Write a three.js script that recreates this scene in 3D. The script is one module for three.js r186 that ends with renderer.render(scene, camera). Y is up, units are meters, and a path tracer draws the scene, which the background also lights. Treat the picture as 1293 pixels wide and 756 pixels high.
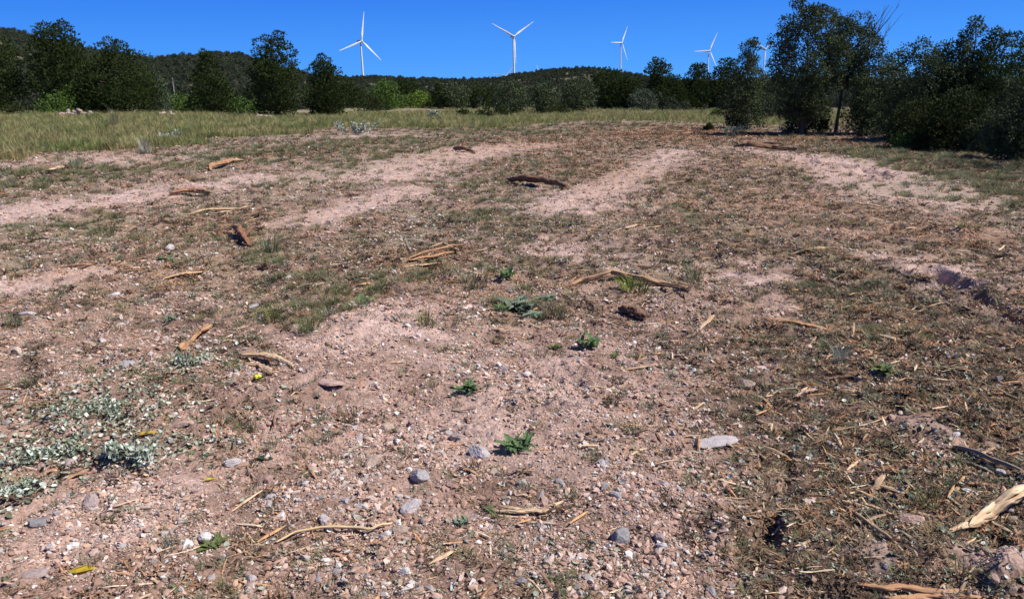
import * as THREE from 'three';
import { mergeGeometries } from 'three/addons/utils/BufferGeometryUtils.js';
import { createNoise2D, createNoise3D } from 'simplex-noise';

// ------------------------------------------------------------------ camera, sky, sun, exposure
const scene = new THREE.Scene();
const W = 1293, HH = 756, F = 977;                       // photograph size and focal length in its pixels
const ROLL = 0.026, PITCH = Math.atan((HH / 2 - 125) / F);
const camera = new THREE.PerspectiveCamera(2 * Math.atan(HH / 2 / F) * 180 / Math.PI, W / HH, 0.05, 12000);
camera.position.set(0, 1.6, 0);
camera.rotation.order = 'YXZ';
camera.rotation.set(-PITCH, 0, -ROLL);
camera.updateMatrixWorld(true);

const SUN = new THREE.Vector3(0.66, 0.80, 0.12).normalize();
const sun = new THREE.DirectionalLight(new THREE.Color().setRGB(1.0, 0.95, 0.87), 4.9);
sun.position.copy(SUN).multiplyScalar(200);
sun.castShadow = true;
sun.shadow.mapSize.set(4096, 4096);
Object.assign(sun.shadow.camera, { left: -90, right: 90, top: 90, bottom: -90, near: 1, far: 500 });
scene.add(sun, sun.target);

function skyTexture() {
  const w = 512, h = 256, d = new Float32Array(w * h * 4);
  const stops = [[0, 0.092, 0.345, 0.81], [0.05, 0.060, 0.27, 0.79], [0.13, 0.028, 0.167, 0.68], [0.3, 0.021, 0.095, 0.38], [0.7, 0.014, 0.045, 0.16], [1.6, 0.011, 0.033, 0.105]];
  for (let j = 0; j < h; j++) {
    const e = Math.max(0, ((j + 0.5) / h - 0.5) * Math.PI);
    let k = 0; while (k < stops.length - 2 && e > stops[k + 1][0]) k++;
    const a = stops[k], b = stops[k + 1], t = Math.min(1, (e - a[0]) / (b[0] - a[0]));
    for (let i = 0; i < w; i++) for (let c = 0; c < 4; c++) d[(j * w + i) * 4 + c] = c < 3 ? a[c + 1] + (b[c + 1] - a[c + 1]) * t : 1;
  }
  const t = new THREE.DataTexture(d, w, h, THREE.RGBAFormat, THREE.FloatType);
  t.mapping = THREE.EquirectangularReflectionMapping; t.magFilter = THREE.LinearFilter; t.needsUpdate = true;
  return t;
}
scene.background = scene.environment = skyTexture();
const renderer = new THREE.WebGLRenderer({ antialias: true });
renderer.toneMapping = THREE.LinearToneMapping;
renderer.toneMappingExposure = 1.28;
renderer.shadowMap.enabled = true;

// ------------------------------------------------------------------ helpers
function rngOf(seed) { let a = seed | 0; return () => { a = (a + 0x6d2b79f5) | 0; let t = Math.imul(a ^ (a >>> 15), 1 | a); t = (t + Math.imul(t ^ (t >>> 7), 61 | t)) ^ t; return ((t ^ (t >>> 14)) >>> 0) / 4294967296; }; }
const R0 = rngOf(11);
const n2 = createNoise2D(rngOf(1)), n2b = createNoise2D(rngOf(2)), n3 = createNoise3D(rngOf(3));
const { clamp, lerp, smoothstep } = THREE.MathUtils;
const V = (x, y, z) => new THREE.Vector3(x, y, z);
const used = {};
function numbered(name) { const k = used[name] = (used[name] ?? -1) + 1; return k ? name + '_' + String(k).padStart(3, '0') : name; }
function tag(o, label, category, group, kind) {
  if (label) o.userData.label = label;
  if (category) o.userData.category = category;
  if (group) o.userData.group = group;
  if (kind) o.userData.kind = kind;
  return o;
}
function top(o, name, ...t) { o.name = numbered(name); scene.add(o); return tag(o, ...t); }
function part(name, geo, mat, parent) { const m = new THREE.Mesh(geo, mat); m.name = name; parent.add(m); return m; }
const std = (o) => new THREE.MeshStandardMaterial({ roughness: 0.95, metalness: 0, ...o });
const C = (r, g, b) => [r, g, b];
const mixc = (a, b, t) => [lerp(a[0], b[0], t), lerp(a[1], b[1], t), lerp(a[2], b[2], t)];

// triangle soup with colours (flat shaded when it carries no normals)
class Soup {
  constructor() { this.p = []; this.c = []; }
  tri(a, b, c, col) { this.p.push(a.x, a.y, a.z, b.x, b.y, b.z, c.x, c.y, c.z); for (let i = 0; i < 3; i++) this.c.push(col[0], col[1], col[2]); }
  tri3(a, b, c, ca, cb, cc) { this.p.push(a.x, a.y, a.z, b.x, b.y, b.z, c.x, c.y, c.z); this.c.push(...ca, ...cb, ...cc); }
  quad(a, b, c, d, col) { this.tri(a, b, c, col); this.tri(a, c, d, col); }
  geo() {
    const g = new THREE.BufferGeometry();
    g.setAttribute('position', new THREE.Float32BufferAttribute(this.p, 3));
    g.setAttribute('color', new THREE.Float32BufferAttribute(this.c, 3));
    return g;
  }
}

// ------------------------------------------------------------------ pixel -> direction, ground point
const _v = V();
function dirOf(px, py) { return V((px - W / 2) / F, (HH / 2 - py) / F, -1).normalize().transformDirection(camera.matrixWorld); }
function macro(x, z) {
  const r = Math.hypot(x, z), a = smoothstep(r, 10, 45);
  return -ROLL * 80 * Math.tanh(x / 80) + a * 0.16 * n2(x / 22 + 3.1, z / 30) + smoothstep(r, 40, 120) * 0.35 * n2b(x / 70, z / 60 + 9);
}
function hit(px, py, h = macro, lift = 0) {
  const d = dirOf(px, py);
  let t = 1.5;
  for (let i = 0, prev = t; i < 4000; i++) {
    const y = 1.6 + d.y * t - lift - h(d.x * t, d.z * t);
    if (y <= 0) {
      let a = prev, b = t;
      for (let k = 0; k < 20; k++) { const m = (a + b) / 2; if (1.6 + d.y * m - lift - h(d.x * m, d.z * m) > 0) a = m; else b = m; }
      t = b; break;
    }
    prev = t; t *= 1.004; if (t > 400) break;
  }
  return V(d.x * t, 1.6 + d.y * t, d.z * t);
}

// ------------------------------------------------------------------ what covers the clearing, laid out on the ground in metres
function ell(px, py, rx, ry, w) {
  const c = hit(px, py), e = hit(px + rx, py), n = hit(px, py + ry), f = hit(px, Math.max(133, py - ry));
  const u = V(e.x - c.x, 0, e.z - c.z), la = u.length(); u.normalize();
  const lb = Math.hypot(f.x - n.x, f.z - n.z) / 2;
  return { x: c.x, z: c.z, ux: u.x, uz: u.z, la, lb, w, reach: 2.2 * Math.max(la, lb) };
}
function stroke(pts, half, w = 1) {
  const P = pts.map(([x, y]) => hit(x, y));
  return { pts: P, half, w, box: [Math.min(...P.map(p => p.x)) - 2.4 * half, Math.max(...P.map(p => p.x)) + 2.4 * half, Math.min(...P.map(p => p.z)) - 2.4 * half, Math.max(...P.map(p => p.z)) + 2.4 * half] };
}
function alongStroke(s, x, z) {                           // signed distance across (left +) or null
  if (x < s.box[0] || x > s.box[1] || z < s.box[2] || z > s.box[3]) return null;
  let best = null;
  for (let i = 0; i + 1 < s.pts.length; i++) {
    const a = s.pts[i], b = s.pts[i + 1], dx = b.x - a.x, dz = b.z - a.z, l2 = dx * dx + dz * dz;
    const t = clamp(((x - a.x) * dx + (z - a.z) * dz) / l2, 0, 1), ex = x - a.x - dx * t, ez = z - a.z - dz * t, d = Math.hypot(ex, ez);
    if (!best || d < Math.abs(best)) best = d * Math.sign(ex * dz - ez * dx || 1);
  }
  return best;
}
function fieldOf(list) {
  return (x, z) => {
    let s = 0;
    for (const e of list) {
      if (e.pts) { const d = alongStroke(e, x, z); if (d !== null) s += e.w * Math.exp(-(d * d) / (e.half * e.half)); continue; }
      const dx = x - e.x, dz = z - e.z;
      if (Math.abs(dx) > e.reach || Math.abs(dz) > e.reach) continue;
      const u = (dx * e.ux + dz * e.uz) / e.la, v = (-dx * e.uz + dz * e.ux) / e.lb, q = u * u + v * v;
      if (q < 4.8) s += e.w * Math.exp(-q);
    }
    return s;
  };
}
const green = fieldOf([
  stroke([[-60, 300], [0, 294], [90, 285], [160, 271]], 0.34, 0.9), stroke([[-60, 240], [0, 236], [100, 222], [250, 206], [340, 194]], 0.9, 1),
  stroke([[380, 228], [470, 206], [560, 186]], 0.9, 0.9), stroke([[340, 196], [430, 183], [500, 176]], 2.2, 0.9), stroke([[390, 408], [450, 378], [520, 348]], 0.22, 0.8),
  stroke([[330, 330], [360, 350], [410, 372]], 0.35, 0.5), ell(630, 270, 55, 26, 0.45), ell(880, 270, 60, 22, 0.35), ell(1090, 375, 50, 22, 0.5), ell(860, 235, 40, 12, 0.3),
  stroke([[1140, 196], [1200, 208], [1330, 240]], 1.5, 2.2), stroke([[1190, 240], [1320, 262]], 1.0, 2.0), stroke([[1040, 178], [1110, 186], [1200, 205]], 1.6, 1.2), stroke([[930, 166], [1010, 172]], 1.0, 0.4),
  ell(620, 165, 90, 9, 0.7), ell(760, 158, 60, 5, 0.5), ell(880, 152, 50, 6, 0.7), ell(40, 220, 120, 16, 0.5), ell(660, 385, 60, 20, 0.35), ell(310, 300, 60, 20, 0.35), ell(170, 295, 90, 14, 0.3),
  ell(700, 210, 90, 14, 0.25), ell(620, 220, 60, 20, 0.25), ell(240, 470, 70, 16, 0.35), ell(350, 400, 60, 16, 0.3), ell(130, 380, 70, 12, 0.3), ell(1120, 430, 90, 20, 0.3), ell(600, 340, 90, 20, 0.25),
]);
const clump = (x, z) => { const r = Math.hypot(x, z); return smoothstep(0.6 * n2(x / 1.3 + 8, z / 1.0) + 0.45 * n2b(x / 0.38, z / 0.33) + 0.2 * n2(x / 0.13, z / 0.12), 0.0, 0.75) * lerp(0.26, 0.68, smoothstep(r, 4, 8.5)); };
const mulchField = fieldOf([
  ell(1150, 430, 170, 60, 1.15), ell(1130, 600, 160, 90, 0.95), ell(1010, 500, 90, 60, 0.7), ell(1120, 350, 130, 30, 0.9), ell(1020, 690, 100, 70, 1.1), ell(1240, 520, 110, 70, 1.1), ell(1260, 330, 90, 25, 0.5),
  ell(640, 290, 120, 30, 0.35), ell(540, 330, 50, 20, 0.6), ell(880, 300, 110, 30, 0.4), ell(450, 330, 120, 25, 0.35), ell(330, 280, 110, 16, 0.45), ell(780, 210, 120, 16, 0.4), ell(1000, 225, 110, 18, 0.4), ell(980, 187, 60, 5, 0.8),
  ell(320, 440, 60, 16, 0.4), ell(680, 400, 90, 16, 0.35), ell(870, 440, 60, 18, 0.3), ell(270, 690, 50, 26, 0.4), ell(780, 600, 60, 18, 0.3), ell(60, 330, 90, 10, 0.3), ell(1270, 700, 40, 40, 0.6),
]);
const mulch = (x, z) => mulchField(x, z) * (0.75 + 0.5 * n2b(x / 0.45, z / 0.4 + 3)) + clump(x, z) * Math.max(0, 1 - bare(x, z));
const bareField = fieldOf([
  stroke([[-80, 288], [0, 272], [130, 252], [220, 240], [330, 225]], 0.75, 1.1), stroke([[460, 222], [540, 201], [600, 191], [660, 184]], 1.5, 1.1), stroke([[370, 284], [450, 262], [520, 242]], 0.55, 0.9),
  stroke([[860, 190], [790, 228], [715, 264]], 0.8, 0.8), stroke([[1030, 200], [1110, 225], [1190, 252]], 1.2, 1.1), stroke([[880, 182], [1010, 197]], 0.9, 0.5), stroke([[-40, 372], [60, 356]], 0.3, 0.8),
  ell(700, 480, 130, 60, 0.7), ell(450, 440, 90, 40, 0.8), ell(520, 400, 60, 20, 0.6), ell(700, 320, 90, 16, 0.5), ell(1180, 340, 80, 22, 0.6), ell(950, 350, 60, 20, 0.4), ell(170, 640, 150, 60, 0.5), ell(560, 560, 160, 60, 0.5),
  ell(1260, 720, 60, 30, 0.8), ell(1100, 715, 50, 25, 0.7), ell(1180, 545, 50, 30, 0.6), ell(850, 640, 90, 40, 0.4), ell(160, 200, 130, 8, 0.6), ell(480, 172, 80, 5, 0.6), ell(1000, 395, 60, 30, 0.35), ell(150, 345, 60, 12, 0.4),
]);
const bare = (x, z) => { const v = bareField(x, z); return v < 0.05 ? 0 : 1.05 * smoothstep(v + 0.3 * n2(x / 0.55, z / 0.45 + 2) + 0.18 * n2b(x / 0.15, z / 0.14), 0.12, 0.8); };
const grey = fieldOf([
  ell(130, 520, 130, 34, 1), ell(50, 570, 80, 44, 1.1), ell(160, 572, 60, 16, 1.2), ell(30, 610, 50, 30, 0.7), ell(290, 440, 50, 14, 0.5), ell(205, 465, 60, 14, 0.6), ell(640, 275, 90, 26, 0.45),
  ell(1180, 620, 110, 60, 0.4), ell(1150, 450, 120, 40, 0.35), ell(560, 300, 60, 20, 0.4), ell(260, 560, 60, 24, 0.3), ell(840, 255, 90, 16, 0.3), ell(60, 300, 90, 20, 0.2),
]);
const orange = fieldOf([
  ell(680, 182, 70, 10, 1.2), ell(830, 174, 90, 9, 1.5), ell(880, 166, 70, 6, 1.3), ell(1000, 176, 90, 5, 1.3), ell(560, 195, 50, 12, 0.4), ell(760, 215, 110, 18, 0.6), ell(1000, 265, 150, 34, 0.6), ell(1060, 180, 60, 6, 0.9), ell(540, 325, 60, 14, 0.9),
  ell(1150, 440, 140, 60, 0.6), ell(1150, 600, 140, 80, 0.45), ell(960, 205, 60, 10, 0.7), ell(180, 345, 120, 16, 0.7), ell(300, 280, 100, 18, 0.6), ell(400, 190, 90, 8, 0.4), ell(1200, 300, 90, 20, 0.5), ell(330, 460, 50, 14, 0.5), ell(90, 190, 120, 8, 0.3), ell(620, 360, 120, 20, 0.35),
]);
const fieldGrass = (x, z) => {                            // the unmown meadow on the left and its ragged edge
  const r = Math.hypot(x, z), az = Math.atan2(x, -z) + 0.06 * n2(x / 6, z / 6), edge = lerp(23, 44, smoothstep(az, -0.62, -0.12)) + 5 * n2b(x / 9, z / 9);
  return az < 0.06 ? smoothstep(r, edge, edge + 3.5) * (az < -0.02 ? 1 : smoothstep(0.06 - az, 0, 0.08)) : 0;
};

// ------------------------------------------------------------------ relief of the ground
const ruts = [
  [stroke([[1170, 345], [1225, 372], [1262, 392], [1330, 420]], 0.13, 1), 0.13, 1], [stroke([[1010, 203], [1060, 210], [1120, 222]], 0.3, 1), 0.2], [stroke([[985, 575], [960, 650], [935, 760]], 0.08, 1), 0.085],
  [stroke([[-60, 296], [90, 282], [180, 266]], 0.3, 1), 0.05], [stroke([[400, 402], [470, 372], [540, 338]], 0.18, 1), 0.05], [stroke([[860, 196], [790, 232], [715, 268], [560, 340]], 0.3, 1), 0.05],
  [stroke([[1210, 750], [1235, 700], [1262, 640]], 0.07, 1), 0.05], [stroke([[930, 188], [1000, 191]], 0.3, 1), 0.08], [stroke([[455, 224], [560, 200], [660, 186]], 0.4, 1), 0.05],
];
const humps = [ell(1262, 735, 45, 26, 0.06), ell(1180, 535, 60, 20, 0.035), ell(1105, 715, 60, 26, 0.03), ell(420, 470, 60, 22, 0.03), ell(470, 420, 90, 20, 0.04), ell(1120, 480, 60, 26, 0.03), ell(700, 300, 120, 16, 0.05), ell(90, 350, 120, 16, 0.05), ell(1180, 300, 120, 16, 0.08), ell(560, 395, 80, 20, 0.03)];
const humpField = fieldOf(humps);
function relief(x, z) {
  const r = Math.hypot(x, z);
  if (r > 160) return 0;
  const near = 1 - smoothstep(r, 18, 50), mid = 1 - smoothstep(r, 60, 160);
  let h = mid * (0.045 * n2(x / 3.1, z / 3.3 + 4) + 0.02 * n2b(x / 1.1, z / 1.2));
  if (r < 55) {
    h += (1 - smoothstep(r, 25, 55)) * smoothstep(r, 3, 7) * (0.035 * Math.max(0, n2(x / 0.62 + 3, z / 0.5)) ** 2 * 1.6 + 0.02 * n2b(x / 0.45, z / 0.4)) * (0.4 + 0.6 * clamp(1 - bare(x, z), 0, 1));
    const rough = 0.55 + 0.45 * n2(x / 1.7 + 7, z / 1.9), clod = Math.max(0, n2b(x / 0.21, z / 0.21)) ** 2;
    h += near * rough * (0.024 * n2(x / 0.33, z / 0.33) + 0.034 * clod + 0.015 * n2(x / 0.115, z / 0.115 + 2) + (r < 14 ? 0.008 * n2b(x / 0.05, z / 0.05) : 0));
    h += humpField(x, z);
  }
  for (const [s, depth, whole] of ruts) {
    const d = alongStroke(s, x, z);
    if (d !== null) { const q = d / s.half * (1 + 0.25 * n2(x / 0.4, z / 0.4)); h += depth * (whole ? 1 : smoothstep(n2(x / 0.9 + 11, z / 0.9) + 0.5 * n2b(x / 0.3, z / 0.3), -0.55, 0.25)) * (-Math.exp(-q * q * q * q) + 0.45 * Math.exp(-((Math.abs(q) - 1.5) ** 2) * 4)) * (0.7 + 0.4 * n2b(x / 0.7, z / 0.7)); }
  }
  return h;
}
const H = (x, z) => macro(x, z) + relief(x, z);
const gp = (px, py) => hit(px, py, H);

// ------------------------------------------------------------------ textures: fine grain only
function periodic(period, seed) { const r = rngOf(seed), t = Float32Array.from({ length: period * period }, () => r()); return (x, y) => { const i = Math.floor(x), j = Math.floor(y), f = x - i, g = y - j, u = f * f * (3 - 2 * f), v = g * g * (3 - 2 * g), m = (a) => ((a % period) + period) % period, q = (a, b) => t[m(b) * period + m(a)]; return lerp(lerp(q(i, j), q(i + 1, j), u), lerp(q(i, j + 1), q(i + 1, j + 1), u), v); }; }
function cells(period, seed) { const r = rngOf(seed), P = Array.from({ length: period * period }, () => [r(), r(), r()]), m = (a) => ((a % period) + period) % period; return (x, y) => { const i = Math.floor(x), j = Math.floor(y); let a = 9, id = 0; for (let b = -1; b < 2; b++) for (let c = -1; c < 2; c++) { const p = P[m(j + b) * period + m(i + c)], d = Math.hypot(i + c + p[0] - x, j + b + p[1] - y); if (d < a) { a = d; id = p[2]; } } return [a, id]; }; }
function soilTextures(N = 1024) {
  const g1 = cells(128, 5), g2 = cells(56, 6), v1 = periodic(256, 7), v2 = periodic(64, 8), v3 = periodic(12, 9);
  const col = new Uint8Array(N * N * 4), hgt = new Uint8Array(N * N * 4);
  for (let j = 0; j < N; j++) for (let i = 0; i < N; i++) {
    const u = i / N, v = j / N, [a, ida] = g1(u * 128, v * 128), [b, idb] = g2(u * 56, v * 56);
    const pa = ida > 0.45 ? Math.max(0, 1 - a * 1.9) : 0, pb = idb > 0.72 ? Math.max(0, 1 - b * 2.1) : 0;
    const gr = v1(u * 256, v * 256), md = v2(u * 64, v * 64), lo = v3(u * 12, v * 12);
    let k = 0.70 + 0.16 * gr + 0.14 * md + 0.08 * lo, t = 0;
    if (pa > 0.12) { k += (ida - 0.68) * 0.55; t = (ida * 7.3 % 1) - 0.5; }
    if (pb > 0.12) { k += (idb - 0.84) * 1.4; t = (idb * 9.7 % 1) - 0.5; }
    const q = (j * N + i) * 4;
    col[q] = clamp(k * (1 + 0.05 * t), 0.25, 1) * 255; col[q + 1] = clamp(k * (1 - 0.01 * t), 0.25, 1) * 255; col[q + 2] = clamp(k * (1 - 0.08 * t), 0.25, 1) * 255; col[q + 3] = 255;
    const hh = clamp(0.22 + 0.16 * gr + 0.18 * md + 0.4 * Math.sqrt(pa) * 0.6 + 0.5 * Math.sqrt(pb), 0, 1) * 255;
    hgt[q] = hgt[q + 1] = hgt[q + 2] = hh; hgt[q + 3] = 255;
  }
  return [col, hgt].map((d, k) => { const t = new THREE.DataTexture(d, N, N); t.wrapS = t.wrapT = THREE.RepeatWrapping; t.magFilter = THREE.LinearFilter; t.minFilter = THREE.LinearMipmapLinearFilter; t.generateMipmaps = true; t.repeat.set(1 / 1.7, 1 / 1.7); if (!k) t.colorSpace = THREE.SRGBColorSpace; t.needsUpdate = true; return t; });
}
const [soilMap, soilBump] = soilTextures();
function grainTexture() {                                  // mottling for stones and bark
  const N = 256, a = periodic(8, 21), b = periodic(32, 22), c = periodic(96, 23), d = new Uint8Array(N * N * 4);
  for (let j = 0; j < N; j++) for (let i = 0; i < N; i++) { const u = i / N, v = j / N, k = clamp(0.4 * a(u * 8, v * 8) + 0.35 * b(u * 32, v * 32) + 0.35 * c(u * 96, v * 96), 0, 1) * 255, q = (j * N + i) * 4; d[q] = d[q + 1] = d[q + 2] = k; d[q + 3] = 255; }
  const t = new THREE.DataTexture(d, N, N); t.wrapS = t.wrapT = THREE.RepeatWrapping; t.magFilter = THREE.LinearFilter; t.needsUpdate = true; return t;
}
const grain = grainTexture();

// ------------------------------------------------------------------ the ground sheet
const SOIL = C(0.41, 0.265, 0.21), SOIL2 = C(0.27, 0.165, 0.125), PALE = C(0.60, 0.425, 0.375), DARK = C(0.105, 0.068, 0.048), OLIVE = C(0.20, 0.19, 0.095), STRAW = C(0.30, 0.27, 0.15), WOODED = C(0.09, 0.085, 0.05), CHIPPY = C(0.40, 0.225, 0.12);
function soilColour(x, z) {
  const r = Math.hypot(x, z);
  let c = mixc(SOIL, SOIL2, clamp(0.5 + 0.6 * n2(x / 1.3, z / 1.5) + 0.25 * n2b(x / 0.25, z / 0.25), 0, 1));
  const b = clamp(bare(x, z) * (0.9 + 0.4 * n2b(x / 0.6, z / 0.6)), 0, 1), m = clamp(mulch(x, z), 0, 1), o = clamp(orange(x, z) * (0.85 + 0.6 * n2b(x / 0.4 + 5, z / 0.4)), 0, 1), g = clamp(green(x, z), 0, 1), f = fieldGrass(x, z);
  c = mixc(c, DARK, Math.min(1, m * 1.15) * 0.92); c = mixc(c, C(0.27, 0.215, 0.145), 0.7 * clamp(0.45 + 0.8 * n2b(x / 2.4, z / 2.0 + 6) - b, 0, 1) * smoothstep(r, 4.5, 9)); c = mixc(c, PALE, clamp(b * 1.1, 0, 1) * (r < 5 ? 0.6 : 0.95)); 
  c = mixc(c, CHIPPY, o * 0.75);
  c = mixc(c, OLIVE, g * 0.35);
  c = mixc(c, STRAW, f * 0.75);
  const far = smoothstep(r, 46, 75);
  c = mixc(c, mixc(STRAW, SOIL2, clamp(0.35 + 0.5 * n2(x / 8, z / 8), 0, 1)), far * 0.8);
  return mixc(c, WOODED, smoothstep(r, 105, 170));
}
function groundSheet() {
  const az = [];
  for (let i = 0; i <= 820; i++) az.push(-1.14 + 2.28 * i / 820);
  for (let i = 1; i < 80; i++) az.push(1.14 + (2 * Math.PI - 2.28) * i / 80);
  az.push(az[0] + 2 * Math.PI);
  const rr = [0.02, 0.3, 0.6, 0.9, 1.15];
  for (let r = 1.3; r < 30; r *= 1.0056) rr.push(r);
  for (let r = 30; r < 160; r *= 1.022) rr.push(r);
  for (let r = 160; r < 9000; r *= 1.25) rr.push(r);
  const nA = az.length, nR = rr.length, pos = new Float32Array(nA * nR * 3), col = new Float32Array(nA * nR * 3), uv = new Float32Array(nA * nR * 2), idx = [];
  for (let j = 0; j < nR; j++) for (let i = 0; i < nA; i++) {
    const x = Math.sin(az[i]) * rr[j], z = -Math.cos(az[i]) * rr[j], k = j * nA + i, front = i <= 820;
    const c = front || rr[j] < 4 ? soilColour(x, z) : rr[j] > 105 ? WOODED : SOIL;
    pos.set([x, front || rr[j] < 6 ? H(x, z) : macro(x, z), z], k * 3); col.set(c, k * 3); uv.set([x, z], k * 2);
    if (j + 1 < nR && i + 1 < nA) idx.push(k, k + nA, k + 1, k + 1, k + nA, k + nA + 1);
  }
  const g = new THREE.BufferGeometry();
  g.setAttribute('position', new THREE.BufferAttribute(pos, 3)); g.setAttribute('color', new THREE.BufferAttribute(col, 3)); g.setAttribute('uv', new THREE.BufferAttribute(uv, 2));
  g.setIndex(idx.map((v, q) => idx[q % 3 === 1 ? q + 1 : q % 3 === 2 ? q - 1 : q])); g.computeVertexNormals();
  if (g.attributes.normal.getY(nA * 40 + 300) < 0) { g.setIndex(idx); g.computeVertexNormals(); }
  return g;
}
top(new THREE.Mesh(groundSheet(), std({ vertexColors: true, map: soilMap, bumpMap: soilBump, bumpScale: 0.010, roughness: 1 })), 'ground', 'pink stony soil of the cleared strip and the meadow around it', null, null, 'structure');

// ------------------------------------------------------------------ wooded hills
function ridgeLine(pts) {                                  // skyline given as picture points -> slope of the line of sight against azimuth
  const q = pts.map(([x, y]) => { const d = dirOf(x, y); return [Math.atan2(d.x, -d.z), d.y / Math.hypot(d.x, d.z)]; });
  return (az) => { if (az <= q[0][0]) return q[0][1]; for (let i = 0; i + 1 < q.length; i++) if (az < q[i + 1][0]) { const t = (az - q[i][0]) / (q[i + 1][0] - q[i][0]), s = t * t * (3 - 2 * t); return lerp(q[i][1], q[i + 1][1], s); } return q[q.length - 1][1]; };
}
const lineNear = ridgeLine([[-400, 40], [-120, 33], [0, 47], [60, 59], [120, 72], [170, 80], [205, 81], [235, 78], [265, 74], [300, 76], [325, 82], [370, 96], [430, 112], [500, 126], [560, 132]]);
const lineFar = ridgeLine([[-500, 100], [300, 99], [400, 100], [440, 102], [480, 101], [530, 103], [580, 104], [620, 103], [660, 97], [700, 92], [745, 90], [785, 96], [830, 101], [870, 106], [950, 104], [1050, 103], [1135, 104], [1300, 103], [1800, 103]]);
const hillNear = (az, r) => { const s = lineNear(az), top = 1.6 + s * 640, u = (r - 170) / 470; return -4 + (top + 4) * (u < 1 ? smoothstep(u, 0, 1.02) ** 0.9 : 1 - 0.25 * (u - 1)) + (u > 0.1 ? 1.6 * n2(az * 30, r / 60) * Math.min(1, Math.abs(1 - u) * 3) : 0); };
const hillFar = (az, r) => { const s = lineFar(az), top = 1.6 + s * 1250, u = (r - 260) / 990; return -4 + (top + 4) * (u < 1 ? smoothstep(u, 0, 1.02) : 1 - 0.35 * (u - 1)) + (u > 0.1 ? 2.5 * n2b(az * 30, r / 90) * Math.min(1, Math.abs(1 - u) * 3) : 0); };
function hillMesh(h, a0, a1, r0, r1, nA, nR) {
  const pos = [], col = [], idx = [];
  for (let j = 0; j <= nR; j++) for (let i = 0; i <= nA; i++) {
    const az = lerp(a0, a1, i / nA), r = r0 * (r1 / r0) ** (j / nR), k = j * (nA + 1) + i;
    pos.push(Math.sin(az) * r, h(az, r), -Math.cos(az) * r);
    const t = clamp(0.4 + 0.7 * n2(az * 60, r / 30), 0, 1); col.push(...mixc(C(0.075, 0.075, 0.045), C(0.17, 0.13, 0.085), t));
    if (i < nA && j < nR) idx.push(k, k + 1, k + nA + 1, k + 1, k + nA + 2, k + nA + 1);
  }
  const g = new THREE.BufferGeometry(); g.setAttribute('position', new THREE.Float32BufferAttribute(pos, 3)); g.setAttribute('color', new THREE.Float32BufferAttribute(col, 3)); g.setIndex(idx); g.computeVertexNormals(); return g;
}
const hillMat = std({ vertexColors: true, roughness: 1 });
top(new THREE.Mesh(hillMesh(hillNear, -1.1, -0.02, 165, 900, 180, 60), hillMat), 'hill', 'dark wooded hill behind the pines of the meadow', null, null, 'structure');
top(new THREE.Mesh(hillMesh(hillFar, -1.1, 1.1, 250, 2200, 260, 60), hillMat), 'hill', 'long low wooded ridge in front of the turbines', null, null, 'structure');

// ------------------------------------------------------------------ foliage
const leafMat = new THREE.MeshPhysicalMaterial({ vertexColors: true, roughness: 0.9, transmission: 0.22, thickness: 0, specularIntensity: 0.25 });
const barkMat = std({ vertexColors: true, roughness: 0.95, bumpMap: grain, bumpScale: 0.02 });
function leaf(s, p, dir, nrm, len, wid, col) {             // one pointed leaf: two triangles folded along the rib
  const side = V().crossVectors(dir, nrm).normalize(), m = V().copy(p).addScaledVector(dir, len * 0.45), t = V().copy(p).addScaledVector(dir, len).addScaledVector(nrm, -len * 0.15);
  s.tri(p, V().copy(m).addScaledVector(side, wid / 2), t, col); s.tri(p, t, V().copy(m).addScaledVector(side, -wid / 2), col);
}
const onSphere = (r) => { const z = 2 * r() - 1, a = 2 * Math.PI * r(), q = Math.sqrt(1 - z * z); return V(q * Math.cos(a), z, q * Math.sin(a)); };
function tube(s, pts, radii, sides, colour) {
  const n = pts.length, rings = [];
  for (let i = 0; i < n; i++) {
    const t = V().subVectors(pts[Math.min(n - 1, i + 1)], pts[Math.max(0, i - 1)]).normalize(), a = Math.abs(t.y) < 0.9 ? V(0, 1, 0) : V(1, 0, 0), u = V().crossVectors(t, a).normalize(), w = V().crossVectors(t, u);
    rings.push(Array.from({ length: sides }, (_, k) => { const q = 2 * Math.PI * k / sides; return V().copy(pts[i]).addScaledVector(u, Math.cos(q) * radii[i]).addScaledVector(w, Math.sin(q) * radii[i]); }));
  }
  for (let i = 0; i + 1 < n; i++) for (let k = 0; k < sides; k++) { const k2 = (k + 1) % sides, c = colour(i, k); s.quad(rings[i][k], rings[i + 1][k], rings[i + 1][k2], rings[i][k2], c); }
}
const BARK = { pine: C(0.13, 0.095, 0.07), oak: C(0.10, 0.088, 0.075) };
const GREENS = {
  pine: [C(0.074, 0.108, 0.026), C(0.028, 0.050, 0.015)], oak: [C(0.095, 0.125, 0.055), C(0.036, 0.056, 0.025)], grey: [C(0.10, 0.13, 0.085), C(0.06, 0.085, 0.05)],
  bright: [C(0.10, 0.17, 0.03), C(0.055, 0.10, 0.02)], lime: [C(0.17, 0.25, 0.03), C(0.09, 0.15, 0.02)], broom: [C(0.065, 0.085, 0.024), C(0.035, 0.05, 0.016)],
};
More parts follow.
